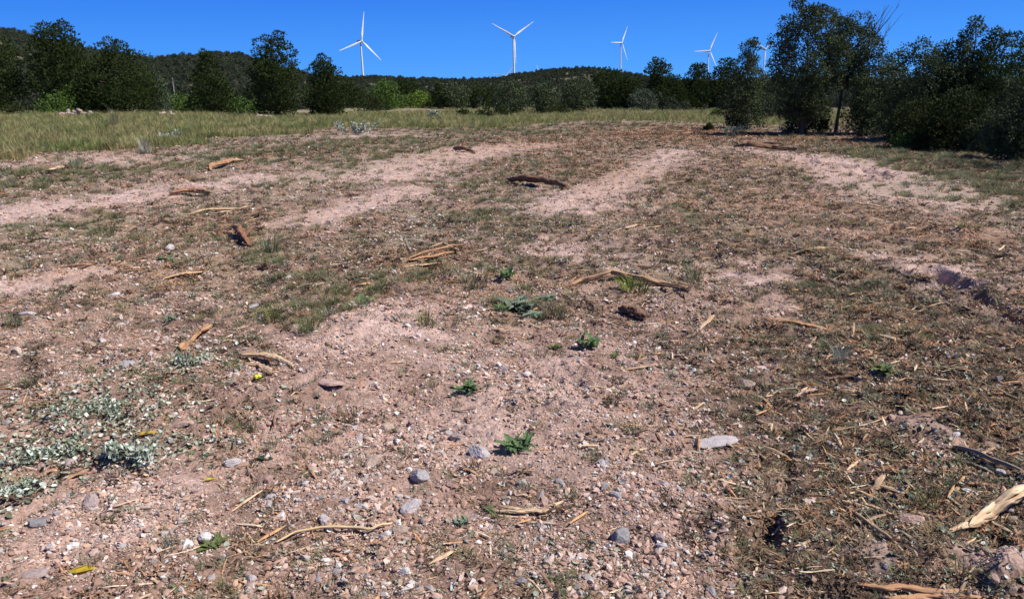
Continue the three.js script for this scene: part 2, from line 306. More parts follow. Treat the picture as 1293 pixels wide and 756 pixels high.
// profile: [height share, radius share of half width]; lobes of leaves hang on limbs from a tapered trunk
function makeTree({ h, w, kind = 'pine', seed, profile, lobes = 34, leaves = 2600, leafLen, lean = 0, trunkFrom = 0.02, bare: bareTwigs = 0, gap = 0.42, ecc = 0 }) {
  const r = rngOf(seed), g = new THREE.Group(), cr = new Soup(), tr = new Soup(), half = w / 2, pal = GREENS[kind], bark = BARK[kind === 'pine' ? 'pine' : 'oak'];
  const rad = (t) => { for (let i = 0; i + 1 < profile.length; i++) if (t <= profile[i + 1][0]) return lerp(profile[i][1], profile[i + 1][1], (t - profile[i][0]) / (profile[i + 1][0] - profile[i][0])); return 0; };
  const lo = profile[0][0], axis = (t) => V(lean * h * t * t + 0.05 * half * Math.sin(t * 5 + seed), h * t, 0.05 * half * Math.cos(t * 6 + seed));
  const tp = [], trd = []; for (let i = 0; i <= 9; i++) { const t = i / 9 * 0.93; tp.push(axis(t).add(i ? V() : V(0, -0.25, 0))); trd.push(h * 0.017 * (1 - t * 0.9) + (i ? 0 : h * 0.006)); }
  tube(tr, tp, trd, 8, () => bark.map(v => v * (0.75 + 0.5 * r())));
  for (let k = 0; k < lobes; k++) {
    const u = (k + 0.5) / lobes, t = lo + (0.97 - lo) * (1 - Math.pow(1 - u, 0.8)), ang = k * 2.39996 + r() * 0.9, R = half * rad(t), off = R * (kind === 'pine' ? 0.42 + 0.45 * r() : 0.35 + 0.62 * r());
    const c = axis(t).add(V(Math.cos(ang) * off + ecc * R, (r() - 0.5) * h * 0.05, Math.sin(ang) * off)), lr = Math.max(half * 0.17, R * (kind === 'pine' ? 0.33 + 0.26 * r() : 0.24 + 0.36 * r() * r())), sq = kind === 'pine' ? 0.62 : 0.75;
    const root = axis(Math.max(0.05, t - (kind === 'pine' ? 0.06 : 0.2) * (0.6 + r()))), midp = V().lerpVectors(root, c, 0.5).add(V(0, -0.04 * h * r(), 0));
    tube(tr, [root, midp, c], [h * 0.006 * (1.3 - t), h * 0.0045 * (1.2 - t), h * 0.002], 5, () => bark.map(v => v * (0.7 + 0.5 * r())));
    const tone = r(), nl = Math.round(leaves / lobes * (0.7 + 0.6 * r()) * clamp(lr / (half * 0.27), 0.5, 2));
    for (let i = 0; i < nl; i++) {
      const d = onSphere(r), rr = lr * (0.72 + 0.36 * Math.sqrt(r())) * (1 + 0.28 * n3(d.x * 2.2 + k, d.y * 2.2, d.z * 2.2));
      if (r() < gap && n3(d.x * 1.6 + k * 3, d.y * 1.6, d.z * 1.6) > 0.15) continue;
      const p = V(c.x + d.x * rr, c.y + d.y * rr * sq, c.z + d.z * rr), cc = mixc(pal[0], pal[1], clamp(0.25 * tone + 0.75 * r(), 0, 1));
      if (kind === 'pine' || kind === 'broom') {
        for (let q = 0; q < 4; q++) { const dd = V(d.x + (r() - 0.5) * 1.1, d.y * 0.6 + 0.55 + (r() - 0.5) * 0.9, d.z + (r() - 0.5) * 1.1).normalize(), ss = onSphere(r).cross(dd).normalize(), L = leafLen * (0.7 + 0.7 * r()), wd = L * 0.26; cr.tri(V().copy(p).addScaledVector(ss, wd), V().copy(p).addScaledVector(ss, -wd), V().copy(p).addScaledVector(dd, L), cc); }
      } else for (let q = 0; q < 2; q++) { const dd = onSphere(r).addScaledVector(d, 0.7).normalize(); leaf(cr, V().copy(p).addScaledVector(onSphere(r), leafLen), dd, onSphere(r), leafLen * (0.8 + 0.6 * r()), leafLen * 0.62, cc); }
    }
  }
  for (let k = 0; k < bareTwigs; k++) {
    const t = 0.35 + 0.35 * r(), a = (r() - 0.5) * 1.2, root = axis(t), L = h * (0.25 + 0.3 * r()), e = V(Math.cos(a) * L * 0.75, L * (0.5 + 0.5 * r()), Math.sin(a) * L * 0.5).add(root), m = V().lerpVectors(root, e, 0.5).add(V(0.08 * L * r(), -0.06 * L, 0));
    tube(tr, [root, m, e], [0.035, 0.02, 0.006], 4, () => bark);
    for (let q = 0; q < 4; q++) { const p = V().lerpVectors(m, e, r()), f = V().copy(p).add(V((r() - 0.2) * 0.5, 0.3 + 0.4 * r(), (r() - 0.5) * 0.4)); tube(tr, [p, f], [0.012, 0.004], 3, () => bark); }
  }
  part('trunk', tr.geo(), barkMat, g); part('crown', cr.geo(), leafMat, g);
  return g;
}
const PINE = [[0.05, 0.75], [0.2, 1], [0.45, 0.92], [0.7, 0.66], [0.9, 0.36], [1, 0.12]], PINEROUND = [[0.06, 0.7], [0.25, 1], [0.55, 0.95], [0.8, 0.72], [1, 0.3]], PINECONE = [[0.04, 0.95], [0.2, 1], [0.5, 0.75], [0.8, 0.38], [1, 0.08]];
const OAK = [[0.10, 0.6], [0.3, 0.95], [0.6, 1], [0.85, 0.7], [1, 0.28]], BUSH = [[0.02, 0.9], [0.3, 1], [0.7, 0.75], [1, 0.3]];
// [picture x, foot y, top y, width px, kind, profile, name, label, group?, extras]
const trees = [
  [-2, 143, 54, 48, 'pine', PINEROUND, 'pine_tree', 'dark pine beside the tallest round-topped pine of the meadow', null],
  [86, 143, 46, 64, 'pine', PINEROUND, 'pine_tree', 'tallest round-topped dark pine at the meadow edge, above a green bush', null],
  [154, 145, 64, 74, 'pine', PINE, 'pine_tree', 'broad spreading pine between the tallest pine and a grey-green shrub', null],
  [270, 146, 73, 50, 'pine', PINECONE, 'pine_tree', 'single cone-shaped pine standing apart in front of the near hill', null],
  [351, 149, 53, 54, 'pine', PINEROUND, 'pine_tree', 'tall dark pine joined to a lower pine at the meadow edge', null],
  [414, 147, 76, 50, 'pine', PINE, 'pine_tree', 'lower pine leaning against the tall dark pine at the meadow edge', null],
  [445, 136, 106, 34, 'pine', PINE, 'pine_tree', 'small pine peeping out beside the pair of joined pines', null],
  [512, 134, 102, 38, 'pine', PINEROUND, 'pine_tree', 'dark round pine behind the bright green bushes', null],
  [556, 137, 106, 24, 'pine', PINE, 'pine_tree', 'slim dark pine next to the lime green bush', null],
  [608, 137, 110, 46, 'pine', PINEROUND, 'pine_tree', 'low wide pine between the oaks behind the clearing', null],
  [770, 137, 90, 50, 'pine', PINEROUND, 'pine_tree', 'round dark pine in the row behind the clearing, beside the oaks', null],
  [797, 137, 100, 40, 'pine', PINEROUND, 'pine_tree', 'lower pine between the round pine and the two-tiered pine', null],
  [829, 138, 78, 28, 'pine', [[0.1, 0.9], [0.3, 1], [0.52, 0.8], [0.6, 0.62], [0.75, 0.95], [1, 0.4]], 'pine_tree', 'tall two-tiered pine with a round head', null],
  [850, 138, 98, 44, 'pine', PINE, 'pine_tree', 'low pine filling the gap beside the two-tiered pine', null],
  [879, 138, 84, 52, 'pine', PINECONE, 'pine_tree', 'broad cone-shaped pine behind the clearing', null],
  [918, 141, 80, 56, 'pine', PINE, 'pine_tree', 'dark pine behind the slim oak', null],
  [1195, 175, 84, 90, 'pine', PINEROUND, 'pine_tree', 'dark wide pine behind the scrubby oaks', null],
  [1262, 180, 68, 80, 'pine', PINEROUND, 'pine_tree', 'dark pine rising behind the broom bushes', null],
  [1320, 188, 60, 90, 'pine', PINEROUND, 'pine_tree', 'tall dark pine beyond the dense dark bush', null],
  [485, 139, 105, 42, 'bright', OAK, 'young_tree', 'mid green bushy young tree near the meadow grass', null],
  [645, 147, 104, 46, 'oak', OAK, 'oak_tree', 'round holm oak with a dark crown, the widest of the row', null],
  [688, 145, 106, 38, 'oak', OAK, 'oak_tree', 'round holm oak standing between two taller oaks of the row', null],
  [730, 142, 100, 40, 'oak', OAK, 'oak_tree', 'holm oak with a visible trunk next to the round pine', null],
  [577, 138, 108, 36, 'oak', OAK, 'oak_tree', 'small holm oak next to the slim pine', null],
  [941, 163, 58, 52, 'oak', [[0.02, 0.9], [0.3, 1], [0.55, 0.75], [0.68, 0.36], [0.85, 0.34], [1, 0.12]], 'oak_tree', 'slim holm oak with a narrow pointed top', null],
  [1013, 170, 22, 74, 'oak', [[0.12, 0.55], [0.3, 0.85], [0.55, 1], [0.8, 0.9], [0.93, 0.55], [1, 0.2]], 'oak_tree', 'tallest holm oak at the edge of the clearing', null, { lobes: 60, leaves: 15000, gap: 0.4 }],
  [1056, 167, 40, 62, 'oak', [[0.42, 0.3], [0.55, 0.8], [0.75, 1], [0.92, 0.9], [1, 0.5]], 'oak_tree', 'leaning holm oak with a bare trunk and leafless twigs', null, { lean: 0.10, bare: 16, lobes: 26, leaves: 6000, gap: 0.45 }],
  [1105, 168, 80, 62, 'oak', OAK, 'oak_tree', 'dark holm oak behind the leaning oak with bare twigs', null],
  [1160, 178, 72, 80, 'oak', [[0.05, 0.9], [0.35, 1], [0.7, 0.85], [0.9, 0.5], [1, 0.2]], 'oak_tree', 'spreading scrubby holm oak behind the broom bushes', null, { lobes: 46, leaves: 10000 }],
  [1215, 178, 53, 62, 'oak', [[0.05, 0.9], [0.35, 1], [0.7, 0.8], [0.9, 0.6], [1, 0.3]], 'oak_tree', 'tall scrubby holm oak with a ragged top behind the broom bushes', null, { lobes: 44, leaves: 8500, gap: 0.45 }],
  [972, 152, 98, 44, 'oak', OAK, 'oak_tree', 'dark low holm oak behind the tallest oak', null],
  [198, 144, 98, 36, 'grey', BUSH, 'shrub', 'grey-green tall shrub beside the broad spreading pine', null],
  [72, 145, 122, 34, 'bright', BUSH, 'shrub', 'green bush at the foot of the tallest round-topped pine', null],
  [100, 144, 108, 30, 'bright', BUSH, 'shrub', 'taller green bush in front of the broad spreading pine', null],
  [222, 142, 122, 34, 'bright', BUSH, 'shrub', 'low green bush between the grey-green shrub and the cone-shaped pine', null],
  [245, 144, 122, 32, 'bright', BUSH, 'shrub', 'green bush touching the single cone-shaped pine', null],
  [312, 147, 124, 42, 'bright', BUSH, 'shrub', 'green bush between the single cone-shaped pine and the tall dark pine', null],
  [20, 148, 134, 26, 'broom', BUSH, 'shrub', 'small dull green bush under the dark pine', null],
  [530, 136, 117, 34, 'lime', BUSH, 'shrub', 'lime green bush glowing in front of the far woods', null],
  [497, 137, 120, 34, 'bright', BUSH, 'shrub', 'green bush under the dark round pine', null],
  [470, 141, 122, 38, 'broom', BUSH, 'shrub', 'dull green bush at the end of the meadow', null],
  [585, 148, 139, 20, 'broom', BUSH, 'shrub', 'low dark round bush in the meadow grass', 'low round bushes in front of the oak row'],
  [612, 149, 138, 24, 'broom', BUSH, 'shrub', 'low dark round bush in the meadow grass', 'low round bushes in front of the oak row'],
  [633, 148, 136, 22, 'broom', BUSH, 'shrub', 'low dark round bush in the meadow grass', 'low round bushes in front of the oak row'],
  [708, 146, 132, 26, 'broom', BUSH, 'shrub', 'low dark bush between the oak trunks', null],
  [812, 140, 114, 34, 'grey', OAK, 'olive_tree', 'small round grey-green tree below the two-tiered pine', null],
  [904, 148, 139, 9, 'bright', BUSH, 'shrub', 'tiny lone round bush on bare ground near the slim oak', null],
  [895, 165, 157, 12, 'broom', BUSH, 'shrub', 'tiny dark bush at the edge of the wood shreds near the slim oak', null],
  [1103, 171, 118, 64, 'oak', BUSH, 'shrub', 'dark evergreen bush under the leaning oak', null],
  [1165, 190, 132, 78, 'broom', BUSH, 'shrub', 'broom-like bush with upright dull green shoots', null, { leaves: 6000, lobes: 40 }],
  [1215, 192, 128, 92, 'broom', BUSH, 'shrub', 'wide broom-like bush with fine yellowish green shoots', null, { leaves: 6500, lobes: 40 }],
  [1143, 190, 170, 30, 'bright', BUSH, 'shrub', 'small green bush at the foot of the broom bushes', null],
  [1292, 204, 108, 76, 'oak', BUSH, 'shrub', 'dense dark bush at the shady grass bank', null, { leaves: 10000, lobes: 44 }],
  [1372, 212, 60, 130, 'oak', BUSH, 'shrub', 'large dark bush shading the grass bank', null, { leaves: 6000, lobes: 44 }],
  [1250, 194, 150, 50, 'oak', BUSH, 'shrub', 'dark bush squeezed between the broom and the dense dark bush', null],
  [1010, 169, 138, 34, 'oak', BUSH, 'shrub', 'dark undergrowth bush at the foot of the tallest oak', null],
  [1036, 166, 140, 24, 'broom', BUSH, 'shrub', 'undergrowth bush between the tallest oak and the leaning oak', null],
];
trees.forEach(([px, foot, tip, wpx, kind, prof, name, label, group, ex], i) => {
  const b = gp(px, foot), dist = Math.hypot(b.x, b.y - 1.6, b.z), h = (foot - tip) / F * dist, w = wpx / F * dist * 1.02, px1 = dist / F;
  const needles = kind === 'pine' || kind === 'broom';
  const base = { h, w, kind, seed: 100 + i * 7, profile: prof, lobes: needles ? 56 : 48, leaves: Math.round(clamp(wpx * (foot - tip) * (needles ? 1.5 : 1.1), 420, 8500)), leafLen: clamp(px1 * (needles ? 2.0 : 2.3), 0.05, 0.34), ...ex };
  if (ex?.leaves) base.leafLen = clamp(px1 * (needles ? 2.5 : 2.4), 0.05, 0.2);
  const t = makeTree(base);
  t.position.set(b.x, b.y, b.z); t.rotation.y = ex?.lean ? 0 : (i * 1.7) % 6;
  top(t, name, label, name === 'shrub' ? 'bush' : 'tree', group);
});
// the woods that cover the hills: one mass of small trees
function tinyTree(seed, tall, pal, tris) {
  const r = rngOf(seed), s = new Soup();
  const nl = 7;
  for (let k = 0; k < nl; k++) {
    const t = 0.25 + 0.65 * k / (nl - 1), a = k * 2.4, off = 0.24 * (1.1 - t), c = V(Math.cos(a) * off, t * 0.9, Math.sin(a) * off), lr = 0.30 * (1.25 - 0.75 * t) * tall;
    for (let i = 0; i < tris / nl; i++) { const d = onSphere(r), p = V(c.x + d.x * lr, c.y + d.y * lr * 0.7, c.z + d.z * lr), f = onSphere(r).multiplyScalar(0.10), g = onSphere(r).multiplyScalar(0.10), cc = mixc(pal[0], pal[1], r()); s.tri(p, V().addVectors(p, f), V().addVectors(p, g), cc); }
  }
  tube(s, [V(0, -0.1, 0), V(0, 0.5, 0)], [0.03, 0.02], 4, () => [0.08, 0.06, 0.05]);
  return s.geo();
}
{
  const r = rngOf(77), put = [[], [], [], [], []];
  const add = (az, rad, y, size) => put[Math.floor(r() * 5)].push([Math.sin(az) * rad, y, -Math.cos(az) * rad, size]);
  for (let i = 0; i < 15000; i++) { const az = lerp(-0.95, -0.06, r()), rad = Math.sqrt(lerp(190 ** 2, 690 ** 2, r())); if (n2(az * 40, rad / 25) > 0.62) continue; add(az, rad, hillNear(az, rad) - 0.3, 2.6 + 3.4 * r() * r()); }
  for (let i = 0; i < 34000; i++) { const az = lerp(-0.95, 0.95, r()), rad = Math.sqrt(lerp(290 ** 2, 1300 ** 2, r())); add(az, rad, hillFar(az, rad) - 0.3, 3.0 + 4.2 * r() * r()); }
  for (let i = 0; i < 5200; i++) { const az = lerp(-0.85, 0.95, r()), rad = lerp(115, 300, Math.pow(r(), 0.8)), x = Math.sin(az) * rad, z = -Math.cos(az) * rad; if (n2(x / 22, z / 22) < -0.35) continue; add(az, rad, Math.max(macro(x, z), hillNear(az, rad), hillFar(az, rad)) - 0.3, 1.1 + 1.5 * r()); }
  const pals = [[C(0.062, 0.080, 0.045), C(0.034, 0.048, 0.03)], [C(0.075, 0.092, 0.05), C(0.040, 0.055, 0.033)], [C(0.055, 0.070, 0.042), C(0.030, 0.043, 0.028)], [C(0.082, 0.10, 0.055), C(0.045, 0.06, 0.036)], [C(0.062, 0.078, 0.046), C(0.034, 0.047, 0.03)]];
  const m4 = new THREE.Matrix4(), q = new THREE.Quaternion(), e = new THREE.Euler();
  put.forEach((list, k) => {
    const im = new THREE.InstancedMesh(tinyTree(300 + k, 0.85 + 0.1 * k, pals[k], 420), leafMat, list.length);
    list.forEach(([x, y, z, s], i) => { m4.compose(V(x, y, z), q.setFromEuler(e.set(0, r() * 6.28, 0)), V(s * (0.8 + 0.35 * r()), s, s * (0.8 + 0.35 * r()))); im.setMatrixAt(i, m4); });
    top(im, 'far_woodland', 'dark evergreen woods covering the hills', null, null, 'stuff');
  });
}

// ------------------------------------------------------------------ wind turbines
const white = std({ color: new THREE.Color().setRGB(0.80, 0.80, 0.80), roughness: 0.45 });
function bladeGeo() {
  const L = 44, n = 14, pos = [], idx = [], m = 10;
  for (let i = 0; i <= n; i++) {
    const t = i / n, chord = t < 0.08 ? 2.0 : t < 0.22 ? lerp(2.0, 3.6, (t - 0.08) / 0.14) : lerp(3.6, 0.7, Math.pow((t - 0.22) / 0.78, 0.8)), th = chord * lerp(0.9, 0.16, smoothstep(t, 0.03, 0.25)), tw = lerp(0.35, 0.0, t);
    for (let k = 0; k < m; k++) { const a = 2 * Math.PI * k / m, cx = Math.cos(a) * chord / 2 - chord * 0.12 * (t > 0.1 ? 1 : 0), cz = Math.sin(a) * th / 2 * (1 - 0.4 * Math.cos(a) * (t > 0.1 ? 1 : 0)); pos.push(cx * Math.cos(tw) - cz * Math.sin(tw), 1.2 + t * L, cx * Math.sin(tw) + cz * Math.cos(tw)); }
  }
  for (let i = 0; i < n; i++) for (let k = 0; k < m; k++) { const a = i * m + k, b = i * m + (k + 1) % m; idx.push(a, b, a + m, b, b + m, a + m); }
  for (let k = 1; k + 1 < m; k++) idx.push(n * m, n * m + k, n * m + k + 1);
  const g = new THREE.BufferGeometry(); g.setAttribute('position', new THREE.Float32BufferAttribute(pos, 3)); g.setIndex(idx); g.computeVertexNormals(); return g;
}
const BLADE = bladeGeo(), NACELLE = (() => { const s = new THREE.Shape(); s.moveTo(-1.7, -1.6); s.lineTo(1.7, -1.6); s.quadraticCurveTo(2.1, 0, 1.6, 1.7); s.lineTo(-1.6, 1.7); s.quadraticCurveTo(-2.1, 0, -1.7, -1.6); const g = new THREE.ExtrudeGeometry(s, { depth: 9, bevelEnabled: true, bevelSize: 0.3, bevelThickness: 0.5, bevelSegments: 2 }); g.translate(0, 0, -7.6); return g; })();
const SPINNER = new THREE.LatheGeometry([[0.001, 2.6], [0.7, 2.3], [1.3, 1.5], [1.6, 0.4], [1.6, -1.2], [0.001, -1.2]].map(([x, y]) => new THREE.Vector2(x, y)), 20).rotateX(Math.PI / 2).translate(0, 0, 3.6);
// [hub x, hub y, blade px, spin degrees, yaw, label]
[[455, 52, 33, 80, 0.57, 'white wind turbine behind the joined pines, one blade nearly upright'], [648, 46, 31, 33, 0.42, 'white wind turbine with a blade hanging along its tower'],
  [784, 54, 22, 60, 0.95, 'white wind turbine seen almost edge-on above the round pine'], [895, 64, 23, 62, 0.72, 'white wind turbine above the broad cone-shaped pine'], [966, 62, 17.5, 33, 0.7, 'white wind turbine next to the crown of the tallest oak'],
  [639, 95.5, 17, 50, 0.1, 'wind turbine whose hub just clears the ridge beside a large turbine'], [680, 98, 15, 100, 0.5, 'wind turbine of which one blade tip rises over the ridge'], [982, 75.5, 13, 172, 0.2, 'small far wind turbine glimpsed through the leaves of the tallest oak'],
  [1107, 88, 18, 76, 0.5, 'wind turbine hidden behind the oaks with one blade tip above them'], [897, 101.5, 12, 22, 0.1, 'far wind turbine with blades low over the ridge beside the cone-shaped pine']].forEach(([hx, hy, bp, spin, yaw, label]) => {
  const d = dirOf(hx, hy), dist = 45 * F / bp, hub = d.clone().multiplyScalar(dist).add(V(0, 1.6, 0)), g = new THREE.Group(), az = Math.atan2(d.x, -d.z);
  const H0 = Math.max(78, Math.min(hub.y + 6, 110));
  g.position.set(hub.x, hub.y - H0, hub.z);
  const tw = new THREE.CylinderGeometry(1.15, 2.1, H0 - 1.5, 24, 4).translate(0, (H0 - 1.5) / 2, 0);
  part('tower', tw, white, g);
  const turn = -az + yaw, head = (geo, name) => { const m = part(name, geo, white, g); m.position.y = H0; m.rotation.y = turn; return m; };
  head(NACELLE, 'nacelle'); head(SPINNER, 'spinner');
  for (let k = 0; k < 3; k++) { const b = part('blade', BLADE, white, g), m = new THREE.Matrix4().makeRotationY(turn).multiply(new THREE.Matrix4().makeTranslation(0, 0, 3.8)).multiply(new THREE.Matrix4().makeRotationZ((spin - 90 + 120 * k) * Math.PI / 180)); m.decompose(b.position, b.quaternion, b.scale); b.position.y += H0; }
  top(g, 'wind_turbine', label, 'wind turbine', 'wind turbines beyond the ridge');
});
// thin poles standing in the woods
[[471, 108, 260, 6.5, 'thin grey utility pole in the woods behind the joined pines'], [755, 90, 300, 9, 'thin grey utility pole in front of the ridge near the round pine'], [217, 98, 270, 6.5, 'pale bleached pole standing out against the near hill']].forEach(([px, ty, dist, h, label], i) => {
  const d = dirOf(px, ty), p = d.clone().multiplyScalar(dist / Math.hypot(d.x, d.z)), g = new THREE.Group(), m = std({ color: new THREE.Color().setRGB(0.34, 0.33, 0.32) });
  g.position.set(p.x, p.y + 1.6 - h, p.z);
  part('shaft', new THREE.CylinderGeometry(0.10, 0.17, h, 10).translate(0, h / 2, 0), m, g);
  part('crossarm', new THREE.BoxGeometry(1.1, 0.12, 0.12).translate(0, h - 0.45, 0.14), m, g);
  top(g, 'utility_pole', label, 'pole');
});

// ------------------------------------------------------------------ what lies thick on the ground
const m4 = new THREE.Matrix4(), qq = new THREE.Quaternion(), ee = new THREE.Euler(), colr = new THREE.Color();
function spread({ name, label, geos, mat, n, r0, r1, power = 2, prob, make, seed }) {
  const r = rngOf(seed), lists = geos.map(() => []), k = 2 - power;
  for (let i = 0; i < n * 1.55; i++) {
    const u = r(), rad = Math.abs(k) < 1e-3 ? r0 * (r1 / r0) ** u : (r0 ** k + (r1 ** k - r0 ** k) * u) ** (1 / k), a = (2 * r() - 1) * 1.147, x = Math.sin(a) * rad, z = -Math.cos(a) * rad;
    if (Math.abs(a) > 0.75 + 0.38 * (1 - smoothstep(rad, 4, 12))) continue;
    if (r() > prob(x, z, rad)) continue;
    lists[Math.floor(r() * geos.length)].push([x, z, rad]);
  }
  geos.forEach((g, q) => {
    const list = lists[q]; if (!list.length) return;
    const im = new THREE.InstancedMesh(g, mat, list.length);
    list.forEach(([x, z, rad], i) => {
      const o = make(x, z, rad, r);
      m4.compose(V(x, o.y, z), qq.setFromEuler(ee.set(o.rx ?? 0, o.ry ?? r() * 6.283, o.rz ?? 0, 'YXZ')), V(...o.s)); im.setMatrixAt(i, m4); im.setColorAt(i, colr.setRGB(...o.c));
    });
    top(im, name, label, null, null, 'stuff');
  });
}
function rockGeo(seed, detail, cuts, sq = 0.75, mottled = false) {
  const r = rngOf(seed), g = new THREE.IcosahedronGeometry(1, detail), p = g.attributes.position, planes = Array.from({ length: cuts }, () => [onSphere(r), 0.55 + 0.35 * r()]), v = V(), ax = V(1 + 0.35 * r(), sq, 0.8 + 0.3 * r()), col = [];
  for (let i = 0; i < p.count; i++) {
    v.fromBufferAttribute(p, i).normalize();
    const d = v.clone(); let k = 1;
    for (const [nn, h] of planes) { const c = d.dot(nn); if (c > 0) k = Math.min(k, h / c); }
    k *= 1 + (detail > 2 ? 0.05 : 0.12) * n3(d.x * 2 + seed, d.y * 2, d.z * 2) + (detail > 2 ? 0.025 * n3(d.x * 7, d.y * 7 + seed, d.z * 7) : 0);
    v.multiplyScalar(k).multiply(ax); p.setXYZ(i, v.x, v.y, v.z);
    const t = mottled ? 0.84 + 0.16 * n3(d.x * 3, d.y * 3, d.z * 3 + seed) + 0.12 * n3(d.x * 11, d.y * 11 + seed, d.z * 11) : 1; col.push(t, t * (mottled ? 0.98 + 0.03 * n3(d.x * 4, d.y * 4, seed) : 1), t);
  }
  g.setAttribute('color', new THREE.Float32BufferAttribute(col, 3)); g.deleteAttribute('normal');
  if (!mottled) g.deleteAttribute('uv');
  return g;
}
const stoneMat = std({ roughness: 0.95 }), bigStoneMat = std({ vertexColors: true, roughness: 0.92, bumpMap: grain, bumpScale: 0.004 });
const PEB = [C(0.50, 0.345, 0.285), C(0.56, 0.43, 0.375), C(0.42, 0.27, 0.21), C(0.45, 0.41, 0.40), C(0.36, 0.33, 0.33), C(0.62, 0.55, 0.51), C(0.30, 0.19, 0.145), C(0.55, 0.36, 0.26), C(0.27, 0.24, 0.235), C(0.72, 0.68, 0.65)];
const PEBW = [24, 18, 18, 9, 6, 8, 8, 8, 4, 2.2], PEBS = PEBW.reduce((a, b) => a + b);
function pebColour(r) { let u = r() * PEBS, i = 0; while (u > PEBW[i]) u -= PEBW[i++]; const k = 0.82 + 0.36 * r(); return PEB[i].map(v => v * k); }
function grit(seed) {                                      // a broken, angular little stone
  const r = rngOf(seed), g = new THREE.IcosahedronGeometry(1, 0), p = g.attributes.position, seen = new Map(), ax = V(1 + 0.5 * r(), 0.55 + 0.3 * r(), 0.75 + 0.4 * r());
  for (let i = 0; i < p.count; i++) { const k = [p.getX(i), p.getY(i), p.getZ(i)].map(v => v.toFixed(3)).join(); if (!seen.has(k)) seen.set(k, [0.6 + 0.55 * r(), (r() - 0.5) * 0.5, (r() - 0.5) * 0.5]); const [a, b, c] = seen.get(k); p.setXYZ(i, (p.getX(i) * a + b) * ax.x, p.getY(i) * a * ax.y, (p.getZ(i) * a + c) * ax.z); }
  g.deleteAttribute('normal'); g.deleteAttribute('uv'); return g;
}
const small = [1, 2, 3, 4, 5, 6, 7, 8].map(s => grit(s * 13));
const law = (r, smin, smax, a = 2.3) => Math.min(smax, smin * Math.pow(1 - r() * 0.9985, -1 / a));
spread({ name: 'gravel', label: 'pinkish gravel and small stones strewn over the soil', geos: small, mat: stoneMat, n: 760000, r0: 1.35, r1: 40, power: 2.3, seed: 501,
  prob: (x, z, rad) => clamp(0.56 + 0.5 * n2(x / 0.8, z / 0.8) + 0.4 * n2b(x / 0.22, z / 0.22) - 0.75 * mulch(x, z) - 0.2 * green(x, z) - 0.34 * bare(x, z) * smoothstep(rad, 3, 6), 0.06, 1) * (1 - fieldGrass(x, z)),
  make: (x, z, rad, r) => { const s = law(r, 0.0011 + 0.00044 * rad, 0.013 + 0.0007 * rad, 2.4) * 0.92 * (1 + 0.35 * n2b(x / 0.5 + 4, z / 0.5)), c = pebColour(r); return { y: H(x, z) + s * 0.38, rx: (r() - 0.5) * 1.4, rz: (r() - 0.5) * 1.4, s: [s * (0.8 + 0.5 * r()), s * (0.7 + 0.3 * r()), s * (0.8 + 0.4 * r())], c }; } });

spread({ name: 'soil_clods', label: 'crumbly clods of pink soil', geos: [1, 2, 3].map(s => rockGeo(s * 57, 2, 7, 0.6)), mat: std({ roughness: 1, vertexColors: true }), n: 60000, r0: 1.35, r1: 30, power: 2.1, seed: 511,
  prob: (x, z) => clamp(0.25 + 0.7 * n2b(x / 1.1 + 2, z / 1.1) - 0.5 * mulch(x, z), 0.01, 0.9) * (1 - fieldGrass(x, z)),
  make: (x, z, rad, r) => { const s = law(r, 0.003 + 0.0008 * rad, 0.013 + 0.0012 * rad, 2.4), k = 0.8 + 0.35 * r(), c = mixc(C(0.42, 0.27, 0.22), C(0.29, 0.175, 0.13), r()); return { y: H(x, z) + s * 0.1, rx: (r() - 0.5), rz: (r() - 0.5), s: [s * (0.8 + 0.6 * r()), s * 0.9, s], c: c.map(v => v * k) }; } });
// wood shreds left by the mulcher
function chipGeo(seed) {
  const r = rngOf(seed), s = new Soup(), n = 5, bend = (r() - 0.5) * 0.5, twist = (r() - 0.5) * 1.4, w0 = 0.03 + 0.04 * r(), rows = [];
  for (let i = 0; i <= n; i++) { const t = i / n, wv = w0 * (0.35 + 0.65 * Math.sin(Math.PI * clamp(t * 0.9 + 0.08, 0, 1))) * (0.75 + 0.5 * r()), th = wv * (0.35 + 0.25 * r()), c = V(t - 0.5, 0.06 * Math.sin(t * 3 + seed) + bend * (t - 0.5) ** 2, bend * 0.8 * (t - 0.5) ** 2 + 0.02 * (r() - 0.5)), a = twist * t; rows.push([[-wv, 0], [0, th], [wv, 0], [0, -th]].map(([p, q]) => V(c.x + (r() - 0.5) * 0.05, c.y + p * Math.sin(a) + q * Math.cos(a), c.z + p * Math.cos(a) - q * Math.sin(a)))); }
  for (let i = 0; i < n; i++) for (let k = 0; k < 4; k++) { const k2 = (k + 1) % 4, f = 0.75 + 0.5 * r(); s.quad(rows[i][k], rows[i + 1][k], rows[i + 1][k2], rows[i][k2], [f, f, f]); }
  return s.geo();
}
const chips = [1, 2, 3, 4, 5, 6, 7].map(s => chipGeo(s * 31)), woodMat = std({ vertexColors: true, roughness: 0.85 });
const WOODS = [C(0.50, 0.28, 0.14), C(0.38, 0.20, 0.10), C(0.60, 0.42, 0.26), C(0.24, 0.135, 0.085), C(0.44, 0.31, 0.20), C(0.15, 0.095, 0.065), C(0.66, 0.52, 0.37)];
